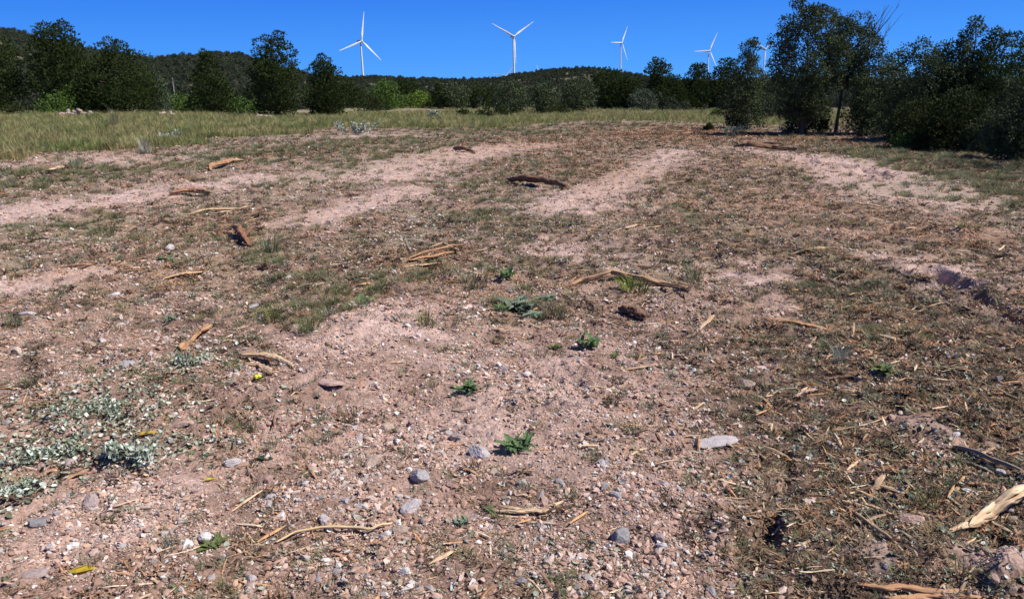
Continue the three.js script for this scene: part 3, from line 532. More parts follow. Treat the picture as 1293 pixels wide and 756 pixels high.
spread({ name: 'wood_shreds', label: 'shredded wood and bark scattered over the clearing', geos: chips, mat: woodMat, n: 260000, r0: 1.35, r1: 62, power: 1.95, seed: 502,
  prob: (x, z, rad) => clamp((0.13 + 0.6 * orange(x, z) + 0.4 * mulch(x, z)) * (0.7 + 0.6 * n2b(x / 0.7, z / 0.7)) - 0.4 * bare(x, z), 0.015, 0.9) * (1 - fieldGrass(x, z)) * (1 - smoothstep(rad, 50, 62)),
  make: (x, z, rad, r) => { const s = law(r, 0.012 + 0.0030 * rad, 0.14 + 0.003 * rad, 1.9), c = WOODS[Math.floor(r() * WOODS.length)], k = 0.7 + 0.5 * r(), w = 0.45 + 0.6 * r(); return { y: H(x, z) + 0.004 + s * 0.03, rx: (r() - 0.5) * 0.35, rz: (r() - 0.5) * 0.3, s: [s, s * w, s * w], c: c.map(v => v * k) }; } });
spread({ name: 'needle_litter', label: 'dark twigs and needles crushed into the soil', geos: chips.slice(0, 4), mat: woodMat, n: 420000, r0: 1.35, r1: 44, power: 2.15, seed: 503,
  prob: (x, z) => clamp(0.20 + 0.85 * mulch(x, z) * (0.8 + 0.5 * n2(x / 0.5, z / 0.5)) + 0.3 * grey(x, z) + 0.2 * n2b(x / 0.9, z / 0.9) - 0.6 * bare(x, z), 0.015, 0.97) * (1 - fieldGrass(x, z)),
  make: (x, z, rad, r) => { const s = law(r, 0.012 + 0.0022 * rad, 0.12, 2.2), k = 0.6 + 0.8 * r(), t = r(); return { y: H(x, z) + 0.003 + s * 0.05 * r(), rx: (r() - 0.5) * 0.7, rz: (r() - 0.5) * 0.5, s: [s, s * 0.3, s * 0.25], c: (t > 0.9 ? C(0.075, 0.095, 0.045) : mixc(C(0.075, 0.052, 0.036), C(0.22, 0.15, 0.10), t * t)).map(v => v * k) }; } });

// broken twigs and dry sprigs that stick up a little
function sprigGeo(seed) { const r = rngOf(seed), s = new Soup(); for (let i = 0; i < 22; i++) { const a = r() * 6.283, q = 0.6 * Math.sqrt(r()), p = V(Math.cos(a) * q, -0.05 + 0.15 * r(), Math.sin(a) * q), d = V(r() - 0.5, 0.15 + 0.5 * r() * r(), r() - 0.5).normalize(), L = 0.3 + 0.5 * r(), sd = V(-d.z, 0.1, d.x).normalize().multiplyScalar(0.03 + 0.07 * r()), e = V().copy(p).addScaledVector(d, L), f = 0.6 + 0.8 * r(); s.tri(V().copy(p).sub(sd), V().copy(p).add(sd), e, [f, f, f]); } return s.geo(); }
const sprigs = [1, 2, 3, 4, 5].map(s => sprigGeo(s * 43));
spread({ name: 'dry_sprigs', label: 'dry sprigs and broken twigs littering the clearing', geos: sprigs, mat: std({ vertexColors: true, roughness: 0.95 }), n: 230000, r0: 2.2, r1: 52, power: 2.0, seed: 512,
  prob: (x, z, rad) => clamp((0.06 + 0.52 * mulch(x, z) + 0.2 * green(x, z) + 0.2 * orange(x, z)) * lerp(0.55, 1, smoothstep(rad, 3, 8)) - 0.5 * bare(x, z), 0.008, 0.85) * (1 - fieldGrass(x, z)),
  make: (x, z, rad, r) => { const s = law(r, 0.014 + 0.0036 * rad, 0.06 + 0.006 * rad, 2.4), t = Math.min(1, r() * (1 + 0.35 * clamp(orange(x, z), 0, 1))), k = 0.58 + 0.55 * r(), o = clamp(orange(x, z), 0, 1), c = t < 0.44 ? C(0.105, 0.066, 0.043) : t < 0.53 ? C(0.09, 0.10, 0.05) : t < 0.66 ? C(0.20, 0.195, 0.13) : t < 0.85 - 0.13 * o ? C(0.30, 0.21, 0.135) : C(0.36, 0.20, 0.115); return { y: H(x, z), rx: (r() - 0.5) * 0.5, rz: (r() - 0.5) * 0.5, s: [s, s * (0.45 + 0.4 * r()), s], c: c.map(v => v * k) }; } });
// small dry felted leaves
function cupLeaf(seed) { const r = rngOf(seed), s = new Soup(), n = 4, L = [], Rr = [], M = []; for (let i = 0; i <= n; i++) { const t = i / n, w = 0.30 * Math.sin(Math.PI * clamp(t * 0.92 + 0.05, 0, 1)), y = 0.25 * (t - 0.4) ** 2 * (1 + r()); M.push(V(t - 0.5, y, 0)); L.push(V(t - 0.5, y + 0.10 + 0.08 * r(), -w)); Rr.push(V(t - 0.5, y + 0.10 + 0.08 * r(), w)); } for (let i = 0; i < n; i++) { s.quad(M[i], M[i + 1], L[i + 1], L[i], [1, 1, 1]); s.quad(M[i], Rr[i], Rr[i + 1], M[i + 1], [0.85, 0.85, 0.85]); } return s.geo(); }
const cups = [3, 4, 5].map(cupLeaf), litterMat = std({ vertexColors: true, roughness: 0.95 });
spread({ name: 'dry_leaf_litter', label: 'pale grey-green dry leaves strewn over the ground', geos: cups, mat: litterMat, n: 170000, r0: 1.8, r1: 38, power: 2.05, seed: 504,
  prob: (x, z) => clamp(0.05 + 0.05 * n2(x / 1.2, z / 1.2) + 0.9 * grey(x, z) * (0.75 + 0.6 * n2b(x / 0.3, z / 0.3)) + 0.2 * mulch(x, z) - 0.15 * bare(x, z), 0.005, 0.95) * (1 - fieldGrass(x, z)),
  make: (x, z, rad, r) => { const s = law(r, 0.009 + 0.0016 * rad, 0.03 + 0.001 * rad, 2.6), t = r(), c = t < 0.38 ? C(0.33, 0.36, 0.28) : t < 0.58 ? C(0.58, 0.60, 0.53) : t < 0.86 ? C(0.13, 0.15, 0.085) : C(0.27, 0.21, 0.13), k = 0.75 + 0.5 * r(); return { y: H(x, z) + 0.004 + 0.02 * r() * clamp(grey(x, z), 0, 1), rx: (r() - 0.5) * 1.6, rz: (r() - 0.5) * 1.6, s: [s, s, s * 1.1], c: c.map(v => v * k) }; } });

// grass
function tuftGeo(seed, blades, spreadR, height, width, droop) {
  const r = rngOf(seed), s = new Soup();
  for (let i = 0; i < blades; i++) {
    const a = r() * 6.283, q = spreadR * Math.sqrt(r()), b = V(Math.cos(a) * q, -0.03, Math.sin(a) * q), a2 = a + (r() - 0.5) * 2.2, out = droop * (0.4 + r()), h = height * (0.45 + 0.6 * r()), sd = V(-Math.sin(a2 + r()), 0, Math.cos(a2 + r())).multiplyScalar(width * (0.7 + 0.6 * r()));
    const m = V(b.x + Math.cos(a2) * out * 0.35, h * 0.6, b.z + Math.sin(a2) * out * 0.35), t = V(b.x + Math.cos(a2) * out, h, b.z + Math.sin(a2) * out), f = 0.75 + 0.5 * r(), c = r() < 0.16 ? [1.7 * f, 1.25 * f, 1.1 * f] : [f, f, f];
    s.tri(V().copy(b).sub(sd), V().copy(b).add(sd), V().copy(m).add(sd), c); s.tri(V().copy(b).sub(sd), V().copy(m).add(sd), V().copy(m).sub(sd), c); s.tri(V().copy(m).sub(sd), V().copy(m).add(sd), t, c);
  }
  return s.geo();
}
const grassMat = new THREE.MeshPhysicalMaterial({ vertexColors: true, roughness: 0.9, transmission: 0.25, thickness: 0, specularIntensity: 0.25 });
const tufts = [1, 2, 3, 4].map(s => tuftGeo(s * 17, 26, 0.32, 1, 0.014, 0.45)), lowTufts = [1, 2, 3].map(s => tuftGeo(s * 19, 34, 0.5, 0.75, 0.022, 0.7));
spread({ name: 'meadow_grass', label: 'tall yellowish green grass of the meadow', geos: tufts, mat: grassMat, n: 120000, r0: 20, r1: 100, power: 1.55, seed: 505,
  prob: (x, z, rad) => { const az = Math.atan2(x, -z), far = az > -0.05 ? smoothstep(rad, 50, 66) * 0.75 : 0; return clamp(Math.max(fieldGrass(x, z), far) * (0.85 + 0.5 * n2(x / 3, z / 3)), 0, 1) * (rad > 90 ? 0.6 : 1); },
  make: (x, z, rad, r) => { const s = (0.15 + 0.16 * r() + 0.0022 * rad * r()) * (1 + 0.55 * n2(x / 2.2 + 5, z / 2.2)), t = clamp(0.5 + 0.6 * n2b(x / 5, z / 5) + 0.3 * (r() - 0.5), 0, 1), k = 0.8 + 0.4 * r(); return { y: H(x, z), s: [s * 1.1, s * (0.75 + 0.5 * r()), s * 1.1], c: mixc(C(0.165, 0.22, 0.08), C(0.32, 0.305, 0.16), t).map(v => v * k) }; } });
spread({ name: 'strip_grass', label: 'short green grass and herbs along the tyre tracks', geos: lowTufts, mat: grassMat, n: 190000, r0: 2, r1: 70, power: 1.9, seed: 506,
  prob: (x, z, rad) => clamp((green(x, z) + 0.08 * smoothstep(rad, 5, 12)) * (0.25 + 1.1 * n2(x / (0.25 + rad * 0.02), z / (0.25 + rad * 0.02))) * (1 - 0.8 * clamp(orange(x, z), 0, 1)), 0.006, 0.9) * (1 - 0.5 * fieldGrass(x, z)) * (1 - 0.7 * bare(x, z)),
  make: (x, z, rad, r) => { const s = (0.035 + 0.0042 * rad) * (0.55 + 0.9 * r()), t = r(), k = 0.8 + 0.4 * r(), c = t < 0.4 ? C(0.135, 0.16, 0.075) : t < 0.75 ? C(0.22, 0.235, 0.16) : C(0.29, 0.25, 0.14); return { y: H(x, z), s: [s, Math.min(s, 0.2) * (0.7 + 0.6 * r()), s], c: c.map(v => v * k) }; } });

// ------------------------------------------------------------------ single pieces of wood
const PALEWOOD = [C(0.66, 0.50, 0.33), C(0.36, 0.22, 0.12)], ORANGEWOOD = [C(0.52, 0.29, 0.15), C(0.25, 0.13, 0.07)], BROWNWOOD = [C(0.22, 0.11, 0.065), C(0.10, 0.055, 0.035)], TANWOOD = [C(0.50, 0.34, 0.21), C(0.28, 0.18, 0.11)], GREYWOOD = [C(0.30, 0.25, 0.20), C(0.15, 0.115, 0.09)];
const pieceMat = std({ vertexColors: true, roughness: 0.8 });
function sweep(pts, wid, flat, pal, seed, rag = 1, kinky = 1, prof = (t) => 0.45 + 0.55 * Math.sin(Math.PI * clamp(t * 0.86 + 0.07, 0, 1))) {
  const kink = kinky * pts[0].distanceTo(pts[pts.length - 1]), bent = []; pts.forEach((p, i) => { bent.push(p); if (i + 1 < pts.length) { const q = V().lerpVectors(p, pts[i + 1], 0.35 + 0.3 * (0.5 + 0.5 * n2(seed, i))); q.x += kink * 0.035 * n2(seed + 3, i * 2.3); q.z += kink * 0.05 * n2(seed + 9, i * 1.7); q.y += Math.abs(kink * 0.012 * n2(seed, i * 5.1)); bent.push(q); } });
  const curve = new THREE.CatmullRomCurve3(bent, false, 'catmullrom', 0.25), n = rag > 0.25 && kinky > 0 && wid * 1 > 0.018 ? 46 : 24, m = wid > 0.018 ? 18 : 10, pos = [], col = [], idx = [], len = curve.getLength();
  for (let i = 0; i <= n; i++) {
    const t = i / n, c = curve.getPointAt(t), tg = curve.getTangentAt(t), sd = V().crossVectors(tg, V(0, 1, 0)).normalize(), up = V().crossVectors(sd, tg).normalize(), pr = prof(t), e = Math.max(0, 1 - t / 0.12) + Math.max(0, (t - 0.88) / 0.12);
    for (let k = 0; k < m; k++) {
      const a = 2 * Math.PI * k / m, ca = Math.cos(a), sa = Math.sin(a), q = pr * (1 + 0.30 * n3(ca * 1.3 + seed, sa * 1.3, t * 6) + 0.24 * n3(ca * 3.5, sa * 3.5 + seed, t * 2.6) + 0.10 * n3(ca * 6, sa * 6 + seed, t * 14) + 0.42 * n2(k * 7.7 + seed, 0.6 * t)) * (1 - 0.35 * e * (0.5 + 0.5 * n2(k * 1.3, seed)));
      const sh = rag * (t < 0.5 ? -1 : 1) * e * len * 0.10 * (0.2 + n2(k * 2.9 + seed, 3));
      const p = V().copy(c).addScaledVector(sd, ca * q * wid / 2).addScaledVector(up, sa * q * wid / 2 * flat).addScaledVector(tg, sh);
      pos.push(p.x, p.y, p.z);
      const st = clamp(0.5 + 0.75 * n3(ca * 4.2 + seed, sa * 4.2, t * len * 5) + 0.45 * n3(ca * 9, sa * 9, t * len * 9 + seed) + 0.3 * n3(ca * 2, sa * 2, t * len * 30 + seed), 0, 1); col.push(...mixc(pal[0], pal[1], st));
    }
  }
  for (let i = 0; i < n; i++) for (let k = 0; k < m; k++) { const a = i * m + k, b = i * m + (k + 1) % m; idx.push(a, a + m, b, b, a + m, b + m); }
  for (let k = 1; k + 1 < m; k++) { idx.push(0, k, k + 1); idx.push(n * m, n * m + k + 1, n * m + k); }
  const g = new THREE.BufferGeometry(); g.setAttribute('position', new THREE.Float32BufferAttribute(pos, 3)); g.setAttribute('color', new THREE.Float32BufferAttribute(col, 3)); g.setIndex(idx); g.computeVertexNormals(); return g;
}
function piece(strands, pal, name, label, o = {}) {        // strands: [[[px,py,lift m],...], width px, flatness]
  const first = gp(strands[0][0][0][0], strands[0][0][0][1]), parts = strands.map(([pts, wpx, flat = 0.6], k) => {
    const P = pts.map(([x, y, lift = 0]) => { const p = gp(x, y), wm = wpx / F * p.distanceTo(camera.position); p.y += lift + wm * 0.5 * flat * 0.7; return p.sub(first); });
    const wid = 0.86 * wpx / F * gp(...pts[0].slice(0, 2)).distanceTo(camera.position);
    return sweep(P, wid, flat, o.pals?.[k] ?? pal, (o.seed ?? 1) + k * 5 + pts[0][0], o.rag ?? 1, o.kink ?? 1, o.prof);
  });
  let t;
  if (parts.length === 1) t = new THREE.Mesh(parts[0], pieceMat);
  else { t = new THREE.Group(); parts.forEach((g, k) => part(o.parts?.[k] ?? 'splinter', g, pieceMat, t)); }
  t.position.copy(first);
  return top(t, name, label, o.category ?? 'wood', o.group);
}
const even = (t) => 0.85 + 0.15 * Math.sin(Math.PI * t), wedge = (t) => lerp(1, 0.3, t), chunk = (t) => 0.8 + 0.2 * Math.sin(Math.PI * t);
piece([[[[227, 443], [242, 434, 0.012], [252, 424, 0.02], [261, 417, 0.01]], 13, 0.6]], ORANGEWOOD, 'wood_chunk', 'short orange barkless wood chunk lying among grey leaf litter', { prof: (t) => 0.75 + 0.3 * Math.cos(t * 6.2) });
piece([[[[309, 454, 0.02], [335, 456, 0.03], [368, 463, 0]], 9, 0.7], [[[309, 461], [328, 465, 0.01], [343, 473]], 9, 0.6]], PALEWOOD, 'split_branch', 'pale forked split branch beside a yellow flower', { parts: ['prong', 'prong'], pals: [PALEWOOD, TANWOOD] });
piece([[[[349, 687, 0.006], [372, 677, 0.014], [405, 672, 0.018], [440, 672, 0.018], [468, 674, 0.016], [480, 669, 0.02], [494, 665, 0.012]], 4.5, 0.9]], [C(0.72, 0.55, 0.33), C(0.58, 0.40, 0.20)], 'stick', 'long thin cream stick with a curved end on the gravel', { prof: (t) => 0.6 + 0.4 * Math.sin(Math.PI * t), rag: 0.2, kink: 0.25 });
piece([[[[627, 648, 0.006], [655, 651, 0.014], [685, 650, 0.01], [707, 637, 0.005]], 8, 0.5], [[[630, 642, 0.01], [652, 647, 0.015], [672, 650, 0.01]], 6, 0.5], [[[628, 651], [650, 653], [668, 653]], 5, 0.5]], PALEWOOD, 'split_branch', 'yellowish frayed splinter curling up at its thin end', { seed: 4 });
piece([[[[1204, 671], [1225, 669, 0.02], [1248, 662, 0.035], [1266, 650, 0.05], [1300, 636, 0.05]], 15, 0.55], [[[1232, 664, 0.03], [1255, 655, 0.06], [1275, 644, 0.075], [1300, 632, 0.07]], 9, 0.6]], PALEWOOD, 'split_branch', 'large bleached curved driftwood-like branch with grooved grain', { pals: [PALEWOOD, [C(0.72, 0.56, 0.38), C(0.5, 0.33, 0.18)]], parts: ['limb', 'ridge'], seed: 9, kink: 0.15, prof: (t) => 0.3 + 0.75 * Math.sin(Math.PI * clamp(t * 0.8 + 0.05, 0, 1)) });
piece([[[[1085, 740], [1120, 748, 0.01], [1165, 752, 0.015], [1215, 747, 0]], 9, 0.6], [[[1120, 757], [1170, 757, 0.01], [1235, 756, 0]], 10, 0.5]], ORANGEWOOD, 'split_branch', 'orange-brown split branch half buried in dark mulch', { seed: 12 });
piece([[[[972, 404], [1000, 409, 0.01], [1042, 417]], 9, 0.5]], ORANGEWOOD, 'wood_splinter', 'bright orange pointed splinter on the wood-strewn ground', { prof: (t) => 0.35 + 0.65 * Math.sin(Math.PI * clamp(t * 0.7 + 0.2, 0, 1)) });
piece([[[[720, 363], [745, 357, 0.02], [772, 352, 0.05], [800, 358, 0.04], [830, 362, 0.02], [860, 365]], 9, 0.8], [[[724, 362, 0.01], [700, 366]], 5, 0.8]], TANWOOD, 'root', 'long crooked tan root with grass growing over its middle', { pals: [[C(0.55, 0.33, 0.19), C(0.22, 0.13, 0.08)], BROWNWOOD], parts: ['stem', 'side_root'], prof: even });
piece([[[[786, 395, 0.01], [800, 400, 0.03], [813, 404, 0.01]], 15, 0.7]], BROWNWOOD, 'root_stump', 'small dark brown root stump lying alone on bare gravel', { prof: chunk });
piece([[[[643, 231, 0.02], [662, 233, 0.08], [688, 236, 0.08], [713, 239, 0.02]], 9, 0.9]], BROWNWOOD, 'log', 'dark reddish brown log lying across the middle of the clearing', { prof: chunk, seed: 3, category: 'log' });
piece([[[[574, 190, 0.03], [585, 192, 0.08], [597, 194, 0.02]], 6, 0.9]], BROWNWOOD, 'log', 'short dark log on the pale pink track', { prof: chunk, category: 'log' });
piece([[[[500, 336], [525, 330, 0.05], [560, 322, 0.07], [582, 315, 0.04]], 6, 0.6], [[[518, 332, 0.02], [545, 330, 0.04], [572, 322, 0.02]], 8, 0.5], [[[520, 321, 0.01], [512, 312, 0.08], [540, 308, 0.02]], 3.5, 0.8], [[[508, 338], [540, 337, 0.02], [560, 333]], 5, 0.5], [[[545, 318, 0.05], [560, 316, 0.08], [578, 319, 0.03]], 5, 0.5]], PALEWOOD, 'splinter_pile', 'heap of orange and pale splinters at the end of the green strip', { pals: [ORANGEWOOD, ORANGEWOOD, GREYWOOD, PALEWOOD, TANWOOD], seed: 6 });
piece([[[[296, 296, 0.06], [304, 303, 0.08], [314, 312, 0.01]], 11, 0.8], [[[300, 308, 0.02], [318, 300, 0.09], [326, 297, 0.04]], 6, 0.8], [[[306, 319], [330, 316, 0.02]], 4, 0.7]], BROWNWOOD, 'root_stump', 'reddish brown forked root stump beside green grass', { pals: [[C(0.30, 0.14, 0.07), C(0.14, 0.065, 0.04)], BROWNWOOD, ORANGEWOOD], parts: ['stem', 'side_root', 'splinter'] });
piece([[[[238, 272], [262, 268, 0.03], [298, 265, 0.01]], 5, 0.6], [[[268, 271], [280, 270, 0.02], [290, 267]], 3.5, 0.6]], PALEWOOD, 'split_branch', 'cream split branch on the chips beyond the pink track', {});
piece([[[[265, 214], [285, 210, 0.06], [304, 205, 0.03]], 6, 0.8]], ORANGEWOOD, 'log', 'orange log with a dark end beside the grass strip', { prof: chunk, category: 'log', seed: 7 });
piece([[[[218, 246, 0.02], [240, 247, 0.07], [264, 246, 0.02]], 7, 0.8]], [C(0.42, 0.22, 0.13), C(0.24, 0.12, 0.07)], 'log', 'reddish log lying along the pale pink track', { prof: chunk, category: 'log', seed: 8 });
piece([[[[70, 339], [110, 336, 0.01], [150, 332]], 6, 0.4]], ORANGEWOOD, 'bark_strip', 'long flat orange bark strip with a dark knot end', { seed: 2 });
piece([[[[205, 353], [232, 349, 0.02], [262, 344]], 6, 0.5]], [C(0.62, 0.42, 0.24), C(0.42, 0.25, 0.13)], 'bark_strip', 'pale orange forked bark strip on pink gravel', { seed: 3 });
piece([[[[145, 343], [165, 342], [190, 343]], 4, 0.4]], ORANGEWOOD, 'bark_strip', 'short thin orange bark strip between the two longer strips', { seed: 5 });
piece([[[[884, 416], [894, 410, 0.02], [899, 404, 0.02], [902, 399]], 6, 0.5]], PALEWOOD, 'wood_splinter', 'small curved pale splinter standing on edge in the gravel', {});
piece([[[[1000, 322], [1025, 316, 0.01], [1056, 313]], 6, 0.5]], TANWOOD, 'wood_splinter', 'flat tan splinter lying at the edge of the dark mulch', {});
piece([[[[1205, 566], [1235, 578, 0.02], [1262, 590, 0.02], [1300, 603]], 5, 0.9]], GREYWOOD, 'stick', 'thin brown twig angled down through the dark mulch', { prof: even, rag: 0.2 });
piece([[[[1068, 642], [1090, 662, 0.02], [1112, 678, 0.02], [1140, 697]], 4.5, 0.9], [[[1095, 664, 0.02], [1118, 660, 0.03]], 5, 0.6]], TANWOOD, 'stick', 'thin tan branch with a broad side splinter in the mulch', { prof: even, rag: 0.2 });
piece([[[[1102, 627], [1110, 616, 0.03], [1115, 604, 0.01]], 8, 0.4]], TANWOOD, 'wood_splinter', 'tan splinter propped upright in the dark mulch', {});
piece([[[[33, 612], [52, 603, 0.01], [72, 592]], 6, 0.5]], ORANGEWOOD, 'wood_splinter', 'orange splinter in the pale leaf litter beside a grey-pink stone', {});
piece([[[[-12, 634], [0, 633, 0.01], [13, 630]], 10, 0.6]], BROWNWOOD, 'bark_chunk', 'reddish bark chunk at the rim of the pale leaf litter', { prof: chunk });
piece([[[[-12, 671], [2, 669], [13, 667]], 5, 0.5]], ORANGEWOOD, 'bark_strip', 'orange bark bit next to a flat grey stone', {});
piece([[[[128, 648], [150, 641, 0.01], [178, 630]], 5, 0.5], [[[140, 645], [165, 643], [192, 642]], 3, 0.6]], [C(0.60, 0.44, 0.34), C(0.42, 0.28, 0.2)], 'wood_splinter', 'pinkish frayed splinter with a dark twig on pale gravel', { pals: [[C(0.60, 0.44, 0.34), C(0.42, 0.28, 0.2)], GREYWOOD] });
piece([[[[52, 219], [66, 218, 0.05], [80, 213, 0.02]], 6, 0.6]], PALEWOOD, 'split_branch', 'pale orange split branch in the low grass of the first strip', {});
piece([[[[775, 293], [792, 290, 0.02], [804, 284]], 5, 0.5]], PALEWOOD, 'wood_splinter', 'pale splinter lying on bare soil beyond the dark log', { seed: 3 });
piece([[[[733, 292], [748, 291, 0.01], [762, 292]], 4, 0.5]], TANWOOD, 'bark_strip', 'thin pale strip of wood on bare soil beyond the root', {});
piece([[[[932, 186], [950, 188, 0.08], [975, 190, 0.06], [1000, 191, 0.02]], 7, 0.8], [[[950, 184, 0.05], [985, 186, 0.12]], 3, 0.8], [[[940, 189], [925, 182, 0.1]], 3, 0.8]], BROWNWOOD, 'log', 'dark broken log with stubs beyond the wood shreds', { category: 'log', parts: ['stem', 'stub', 'stub'] });
piece([[[[1210, 582], [1240, 594, 0.01], [1262, 602]], 3.5, 0.8]], GREYWOOD, 'stick', 'short grey twig below the longer twig in the mulch', { rag: 0.2 });
piece([[[[1022, 436], [1030, 432, 0.03]], 4, 0.8], [[[1075, 428, 0.0], [1078, 416, 0.04]], 4, 0.6]], TANWOOD, 'wood_splinter', 'pair of stubby splinters sticking up from the mulch', {});
piece([[[[1040, 480], [1075, 478, 0.01], [1105, 477]], 5, 0.7]], [C(0.35, 0.2, 0.13), C(0.10, 0.06, 0.04)], 'stick', 'straight dark stick with a reddish end in the mulch', { prof: even, rag: 0.3 });
piece([[[[1005, 502], [1020, 497, 0.01], [1033, 491]], 6, 0.6]], [C(0.50, 0.34, 0.26), C(0.36, 0.22, 0.16)], 'stick', 'short thick pinkish stick at the edge of the mulch', { prof: even });
piece([[[[790, 468], [808, 466, 0.005], [825, 463]], 5, 0.6]], TANWOOD, 'wood_splinter', 'short tan splinter beside the small leafy herb', {});
piece([[[[795, 576], [808, 571, 0.01], [815, 567]], 5, 0.5]], PALEWOOD, 'wood_splinter', 'small yellow splinter on brown trampled soil', {});
piece([[[[367, 721], [382, 727]], 4, 0.5]], TANWOOD, 'wood_splinter', 'tiny tan splinter below the long cream stick', {});
piece([[[[160, 590, 0.01], [200, 600]], 2.5, 0.9]], GREYWOOD, 'stick', 'fine dark twig below the felted leaf heap', {});

// ------------------------------------------------------------------ single stones
const stoneGeos = [1, 2, 3, 4, 5, 6, 7, 8].map(s => rockGeo(s * 29, 7, 9, 0.72, true));
const tinted = new Map();
function stoneMaterial(c) { const k = c.map(v => v.toFixed(2)).join(); if (!tinted.has(k)) { const m = bigStoneMat.clone(); m.color.setRGB(...c); tinted.set(k, m); } return tinted.get(k); }
const GREY = C(0.42, 0.40, 0.41), LILAC = C(0.55, 0.50, 0.50), WHITE = C(0.74, 0.70, 0.68), TAN = C(0.46, 0.35, 0.28), PINK = C(0.54, 0.37, 0.31), ROSE = C(0.46, 0.36, 0.34), CREAM = C(0.66, 0.54, 0.44), SLATE = C(0.30, 0.29, 0.30);
function stone(px, py, wpx, flat, c, label, group, seed = px) {
  const p = gp(px, py + wpx * flat * 0.15), s = wpx / F * p.distanceTo(camera.position) / 2, m = new THREE.Mesh(stoneGeos[Math.abs(Math.round(seed)) % 8], stoneMaterial(c));
  m.position.set(p.x, p.y + s * flat * 0.2, p.z); m.scale.set(s * 0.9, s * flat * (flat < 0.5 ? 0.8 : 1.15), s * (flat < 0.5 ? 0.62 : 0.8)); m.rotation.set((flat < 0.5 ? 0.1 : 0.3) * Math.sin(seed), flat < 0.5 ? 0.4 * Math.sin(seed) : seed * 1.3, (flat < 0.5 ? 0.1 : 0.3) * Math.cos(seed * 2));
  return top(m, 'stone', label, 'stone', group);
}
[[786, 678, 32, 0.9, SLATE, 'dark grey angular stone casting a black shadow on the gravel'], [833, 678, 15, 0.9, ROSE, 'round pink stone touching a white one'], [836, 688, 15, 0.9, WHITE, 'white stone touching a round pink one'],
  [531, 599, 32, 0.65, GREY, 'grey block-shaped stone with a straight side'], [606, 570, 30, 0.8, LILAC, 'rounded pale lilac stone above the green leafy plant'], [520, 640, 30, 0.75, LILAC, 'pitted pale grey stone above the end of the long cream stick'],
  [472, 584, 28, 0.75, TAN, 'tan boulder-shaped stone beside the grey block-shaped stone'], [489, 541, 22, 0.95, TAN, 'upright brown stone next to a small orange one'], [507, 546, 13, 0.9, CREAM, 'small pale orange stone next to an upright brown one'],
  [420, 482, 44, 0.3, PINK, 'flat pink slab of hardened soil below the pale forked branch'], [905, 557, 50, 0.2, LILAC, 'broad flat whitish limestone slab sunk in the soil'], [262, 678, 24, 0.7, WHITE, 'bluish white stone beside a dark green patch'],
  [316, 733, 20, 0.8, LILAC, 'pale lilac squarish stone near a small grass tuft'], [163, 459, 24, 0.5, GREY, 'grey slab with a white top above the pale leaf litter'], [130, 430, 13, 0.7, WHITE, 'small white stone beside a tan one on the open gravel'],
  [111, 433, 16, 0.6, TAN, 'tan stone beside a small white one on the open gravel'], [21, 444, 18, 0.7, CREAM, 'rounded cream-pink stone on the open gravel'], [41, 725, 34, 0.4, ROSE, 'flat rose-grey stone sunk level in the gravel beside a yellow leaf'],
  [52, 657, 32, 0.45, SLATE, 'flat dark grey stone sunk in the gravel'], [115, 635, 26, 0.55, ROSE, 'flat pinkish grey stone with a corner up'], [86, 586, 22, 0.6, ROSE, 'grey-pink stone among the pale leaf litter'],
  [229, 535, 30, 0.4, PINK, 'flat pink slab behind the felted leaf heap'], [293, 584, 24, 0.6, LILAC, 'pale rough stone beside a dark twig patch'], [394, 593, 14, 0.8, CREAM, 'small cream block beside the dark lance leaves'],
  [320, 387, 18, 0.5, GREY, 'grey flat stone near a lone grass tuft'], [214, 312, 15, 0.7, LILAC, 'whitish stone beyond the bark strips'], [505, 670, 22, 0.7, TAN, 'tan wedge-shaped stone at the end of the long cream stick'],
  [486, 675, 14, 1.1, WHITE, 'white upright chip at the end of the long cream stick'], [942, 485, 22, 0.8, TAN, 'rounded tan stone with a dark shadow at the mulch edge'], [1225, 622, 18, 0.5, WHITE, 'smooth white oval stone above the bleached branch'],
  [1048, 561, 12, 0.9, LILAC, 'pale egg-shaped stone at the mulch edge'], [778, 625, 20, 0.8, GREY, 'grey rounded stone with a dark left side'], [692, 708, 18, 0.9, CREAM, 'pale orange upright stone below the frayed splinter'],
  [655, 735, 20, 0.8, SLATE, 'long dark grey stone tilted in the gravel'], [635, 465, 14, 0.8, GREY, 'grey stone beside the low green herb'], [665, 472, 11, 0.8, WHITE, 'small white pebble on bare pink soil'],
  [876, 468, 11, 0.8, WHITE, 'white chip beside a dark hole'], [1012, 690, 14, 0.9, CREAM, 'pale three-cornered stone in the mulch'], [1150, 655, 28, 0.5, PINK, 'pink flat clod between crossing twigs'], [1020, 633, 20, 0.6, CREAM, 'cream clod above the dark mulch'],
  [35, 395, 22, 0.4, LILAC, 'pale flat stone on the far left mound'], [145, 372, 12, 0.6, WHITE, 'white chip below the orange bark strips'], [760, 585, 16, 0.6, LILAC, 'pale broad chip on trampled brown soil'], [838, 610, 14, 0.7, LILAC, 'lilac flat chip on trampled brown soil'],
  [425, 722, 14, 0.8, GREY, 'bluish grey round pebble below the long cream stick'], [510, 720, 14, 0.9, WHITE, 'white pebble below the white upright chip'], [410, 655, 18, 0.6, LILAC, 'pale flat stone above the long cream stick'], [340, 625, 20, 0.4, LILAC, 'thin pale slab near a green sprig'],
  [640, 630, 12, 0.9, CREAM, 'cream pebble at the tip of the frayed splinter'], [575, 550, 16, 0.8, ROSE, 'rose pebble above the pale lilac stone'], [622, 595, 16, 0.9, TAN, 'tan cube-like stone below the pale lilac stone']].forEach(a => stone(...a));
